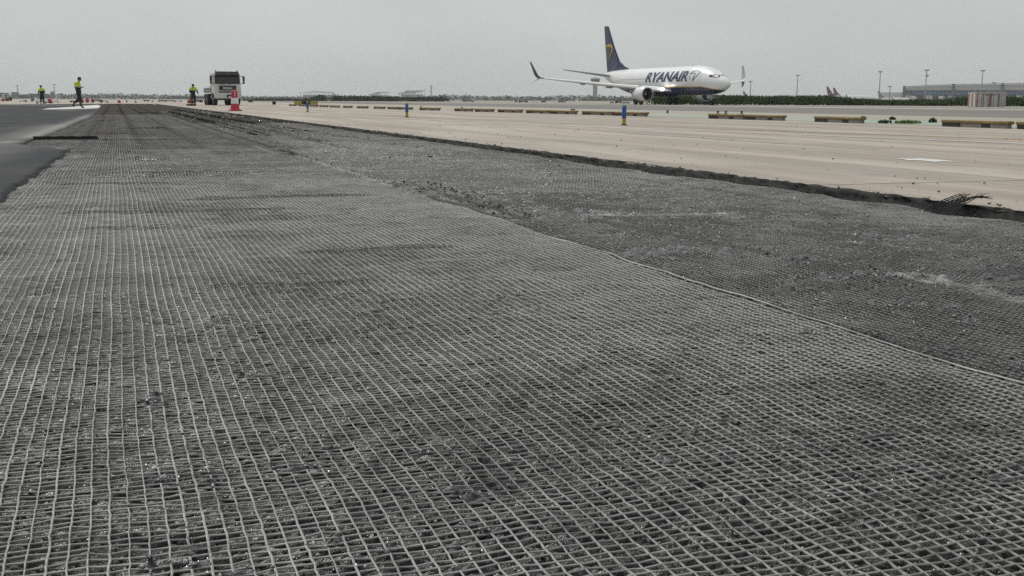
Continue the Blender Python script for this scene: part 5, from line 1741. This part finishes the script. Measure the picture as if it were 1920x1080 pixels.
# ------------------------------------------------------------------ striped fence enclosure on the right
def striped_fence():
    a, c, d_ = Vector((94.6, 107.0, 0)), Vector((98.6, 107.6, 0)), Vector((101.9, 110.2, 0))
    e = empty('striped_fence', a, 0, 'red and white striped panel enclosure at the right end of the hedge', 'fence')
    seq = ['fence_red', 'fence_white', 'fence_white', 'fence_grey', 'fence_white', 'fence_white', 'fence_grey', 'fence_red', 'fence_white', 'fence_white', 'fence_white', 'fence_grey']
    def run(p, q, mats, h):
        v = q - p
        L2 = v.length; an = math.atan2(v.y, v.x); n = len(mats)
        for k, mm in enumerate(mats):
            m0 = p + v * ((k + .5) / n) - a
            b = MB(); b.box((m0.x, m0.y, h / 2 + .03), (L2 / n * .94, .10, h), .02, Matrix.Rotation(an, 4, 'Z')); b.build('panel', M[mm], e)
            if k % 3 == 0:
                pp = p + v * (k / n) - a
                b = MB(); b.box((pp.x, pp.y - .09, h / 2 + .06), (.09, .07, h + .16), .01, Matrix.Rotation(an, 4, 'Z')); b.build('post', M['fence_white'], e)
        m0 = p + v * .5 - a
        b = MB(); b.box((m0.x, m0.y - .02, h + .05), (L2, .16, .12), .02, Matrix.Rotation(an, 4, 'Z')); b.build('top_rail', M['fence_white'], e)
        if n > 8:
            m1 = p + v * .62 - a
            b = MB(); b.box((m1.x, m1.y - .06, h - .16), (L2 * .45, .05, .16), .01, Matrix.Rotation(an, 4, 'Z')); b.build('red_band', M['fence_red'], e)
    run(a, c, seq, 1.6)
    run(c, d_, ['fence_white', 'fence_grey', 'fence_white', 'fence_white', 'fence_grey', 'fence_white'], 1.62)
    run(Vector((94.6, 107.0, 0)), Vector((97.5, 111.5, 0)), ['fence_white', 'fence_red', 'fence_white', 'fence_red'], 1.58)
striped_fence()

# ------------------------------------------------------------------ clutter of the works on the left, and things far off
def barrier(px, d, w, h, mats, label, tilt=0.0, cat='barrier', group='works barriers on the left'):
    p = at(px, d)
    e = empty('works_barrier', p, face_rz(p) + tilt, label, cat, group)
    n = len(mats)
    for k, mm in enumerate(mats):
        x = (k + .5 - n / 2) * w / n
        b = MB(); b.box((x, 0, h * .60), (w / n * .98, .10, h * .72), .03); b.build('board', M[mm], e)
    for s in (-1, 1):
        b = MB(); b.box((s * w * .36, 0, h * .14), (w * .22, .42, h * .30), .04); b.build('foot', M['black'], e)
    return e

def clutter():
    RW = ['cone_red', 'cone_white', 'cone_red', 'cone_white', 'cone_red']
    for (px, d, w, h, mats, lab, tl) in [
        (111, 128, .95, .50, ['cone_white', 'cone_red'], 'red and white barrier just left of the walking worker', .5),
        (98, 124, 1.05, .46, ['cone_white', 'cone_white', 'cone_white'], 'white barrier on black feet between the two left workers', .1),
        (125, 150, .8, .35, ['cone_white'], 'white barrier on a black foot touching the walking worker', .1),
        (157, 165, .9, .25, ['truck_dark', 'truck_dark'], 'low dark barrier right of the walking worker', 0),
        (170, 158, 1.1, .55, ['truck_dark', 'cone_red', 'cone_white'], 'dark-ended barrier, leftmost of a cluster right of the walking worker', .3),
        (178, 154, .95, .55, ['cone_red', 'cone_white', 'cone_red'], 'middle barrier of a cluster right of the walking worker', -.3),
        (188, 156, 1.0, .62, ['cone_red', 'cone_white', 'cone_red'], 'right-hand barrier of a cluster right of the walking worker', .4),
        (200, 200, 1.6, .42, ['pale_block', 'grey_wall'], 'grey sloping barrier beyond the barrier cluster', .2),
        (214, 160, 1.1, .42, ['cone_red', 'cone_white', 'cone_white'], 'low barrier left of the lone upright cone', .2),
        (20, 205, 2.2, .55, RW, 'orange and white barrier at the far left', .2),
        (29, 215, 2.4, .60, ['orange', 'cone_white', 'orange'], 'orange barrier beside the far left one', -.2),
        (39, 230, 1.4, .75, ['truck_dark'], 'black panel right of the orange barriers', 0),
        (14, 230, 1.6, .5, ['orange', 'cone_white'], 'small orange barrier left of the far left group', .2),
        (66, 175, 1.1, .25, ['cone_white', 'truck_dark'], 'low barrier at the knees of the far worker', 0),
        (86, 190, 1.0, .7, ['fence_grey', 'cone_white'], 'grey barrier behind the far worker', .2),
        (320, 225, 1.6, .35, ['grey_wall', 'truck_dark', 'grey_wall'], 'dark low barrier left of the stooping worker', 0),
        (333, 240, 2.2, .3, ['grey_wall', 'grey_wall'], 'long dark low barrier nearest the stooping worker', 0),
        (382, 190, 2.2, .42, ['truck_dark', 'truck_dark'], 'black low barrier between the stooping worker and truck', 0),
        (349, 215, 1.4, .5, ['cone_white', 'cone_white'], 'white barrier behind the orange machine', 0),
        (291, 235, 1.2, .32, ['truck_dark'], 'dark block left of the last far cone', 0)]:
        barrier(px, d, w, h, mats, lab, tl)
    proto = None
    for (px, d, h, lab) in [(241, 150, .92, 'lone upright red cone right of the barriers'), (271, 158, .62, 'small red and dark cone right of the lone tall one'),
                            (302, 205, .62, 'farthest right red cone beyond the milled strip'), (113, 140, .75, 'red cone beside the walking worker on the left')]:
        p = at(px, d)
        if proto is None:
            e = empty('site_cone', p, 0, lab, 'traffic cone', 'small cones beyond the milled strip')
            b = MB(); b.box((0, 0, .03), (.55, .55, .06), .01); b.build('base', M['cone_red'], e)
            b = MB(); b.lathe([(.22, .06), (.16, .38)], (0, 0, 0), n=12); b.build('lower_body', M['cone_red'], e, True)
            b = MB(); b.lathe([(.17, .36), (.11, .66)], (0, 0, 0), n=12); b.build('band', M['cone_white'], e, True)
            b = MB(); b.lathe([(.11, .65), (.05, .95), (.001, .96)], (0, 0, 0), n=12); b.build('tip', M['fence_red'], e, True)
            proto = e
        else:
            e = copy_tree(proto); e['label'] = lab; e.location = p
        e.scale = (h / .95,) * 3
    # thin bollard
    p = at(255, 170)
    e = empty('bollard', p, 0, 'thin dark bollard between the two far cones', 'bollard')
    b = MB(); b.lathe([(.14, 0), (.14, .04), (.07, .06), (.07, .38), (.09, .40), (.001, .42)], (0, 0, 0), n=10); b.build('post', M['truck_dark'], e, True)
    # far along the other taxiway
    for (px, d, w, h, mats, lab) in [(979, 318, 2.6, .62, ['fence_red', 'fence_red', 'fence_red'], 'long red board lying below the near wing tip'), (966, 318, .9, .5, ['grey_wall'], 'dark board left of the red one'),
                                     (1001, 318, 1.0, .6, ['cone_white'], 'white board right of the red one'), (1016, 320, 1.3, .45, ['truck_dark'], 'black board below the outer wing'),
                                     (1047, 322, 1.2, .45, ['truck_dark', 'grey_wall'], 'black and grey board left of the control tower'), (1054, 330, 1.0, .4, ['grey_wall'], 'grey board next to the black and grey one'),
                                     (1153, 250, 1.5, .6, ['truck_dark', 'grey_wall'], 'dark board left of the near engine'), (1141, 240, .8, .4, ['grey_wall'], 'small grey board below the control tower'),
                                     (879, 400, 4.2, .5, ['fence_red', 'grey_wall', 'fence_red', 'fence_red'], 'long reddish board between telecom mast and wing'), (800, 430, 6.5, .45, ['fence_red', 'grey_wall', 'fence_red', 'grey_wall'], 'long reddish board under the dark bushes'),
                                     (1167, 235, 1.4, .35, ['pale_block', 'pale_block'], 'pale board next to the near engine')]:
        barrier(px, d, w, h, mats, lab, 0, 'board', 'boards beside the far taxiway')
clutter()

# ------------------------------------------------------------------ haze
def haze():
    b = MB()
    b.box((0, 0, 30.0), (10400, 10400, 64.0))
    mm = bpy.data.materials.new('haze')
    mm.use_nodes = True
    n = mm.node_tree
    n.nodes.clear()
    out = n.nodes.new('ShaderNodeOutputMaterial')
    pv = n.nodes.new('ShaderNodeVolumePrincipled')
    pv.inputs['Color'].default_value = (.97, .985, .975, 1)
    pv.inputs['Density'].default_value = .00014
    n.links.new(pv.outputs['Volume'], out.inputs['Volume'])
    o = b.build('haze', mm)
    tag(o, 'thin grey haze over the airfield', 'haze', kind='stuff')
haze()
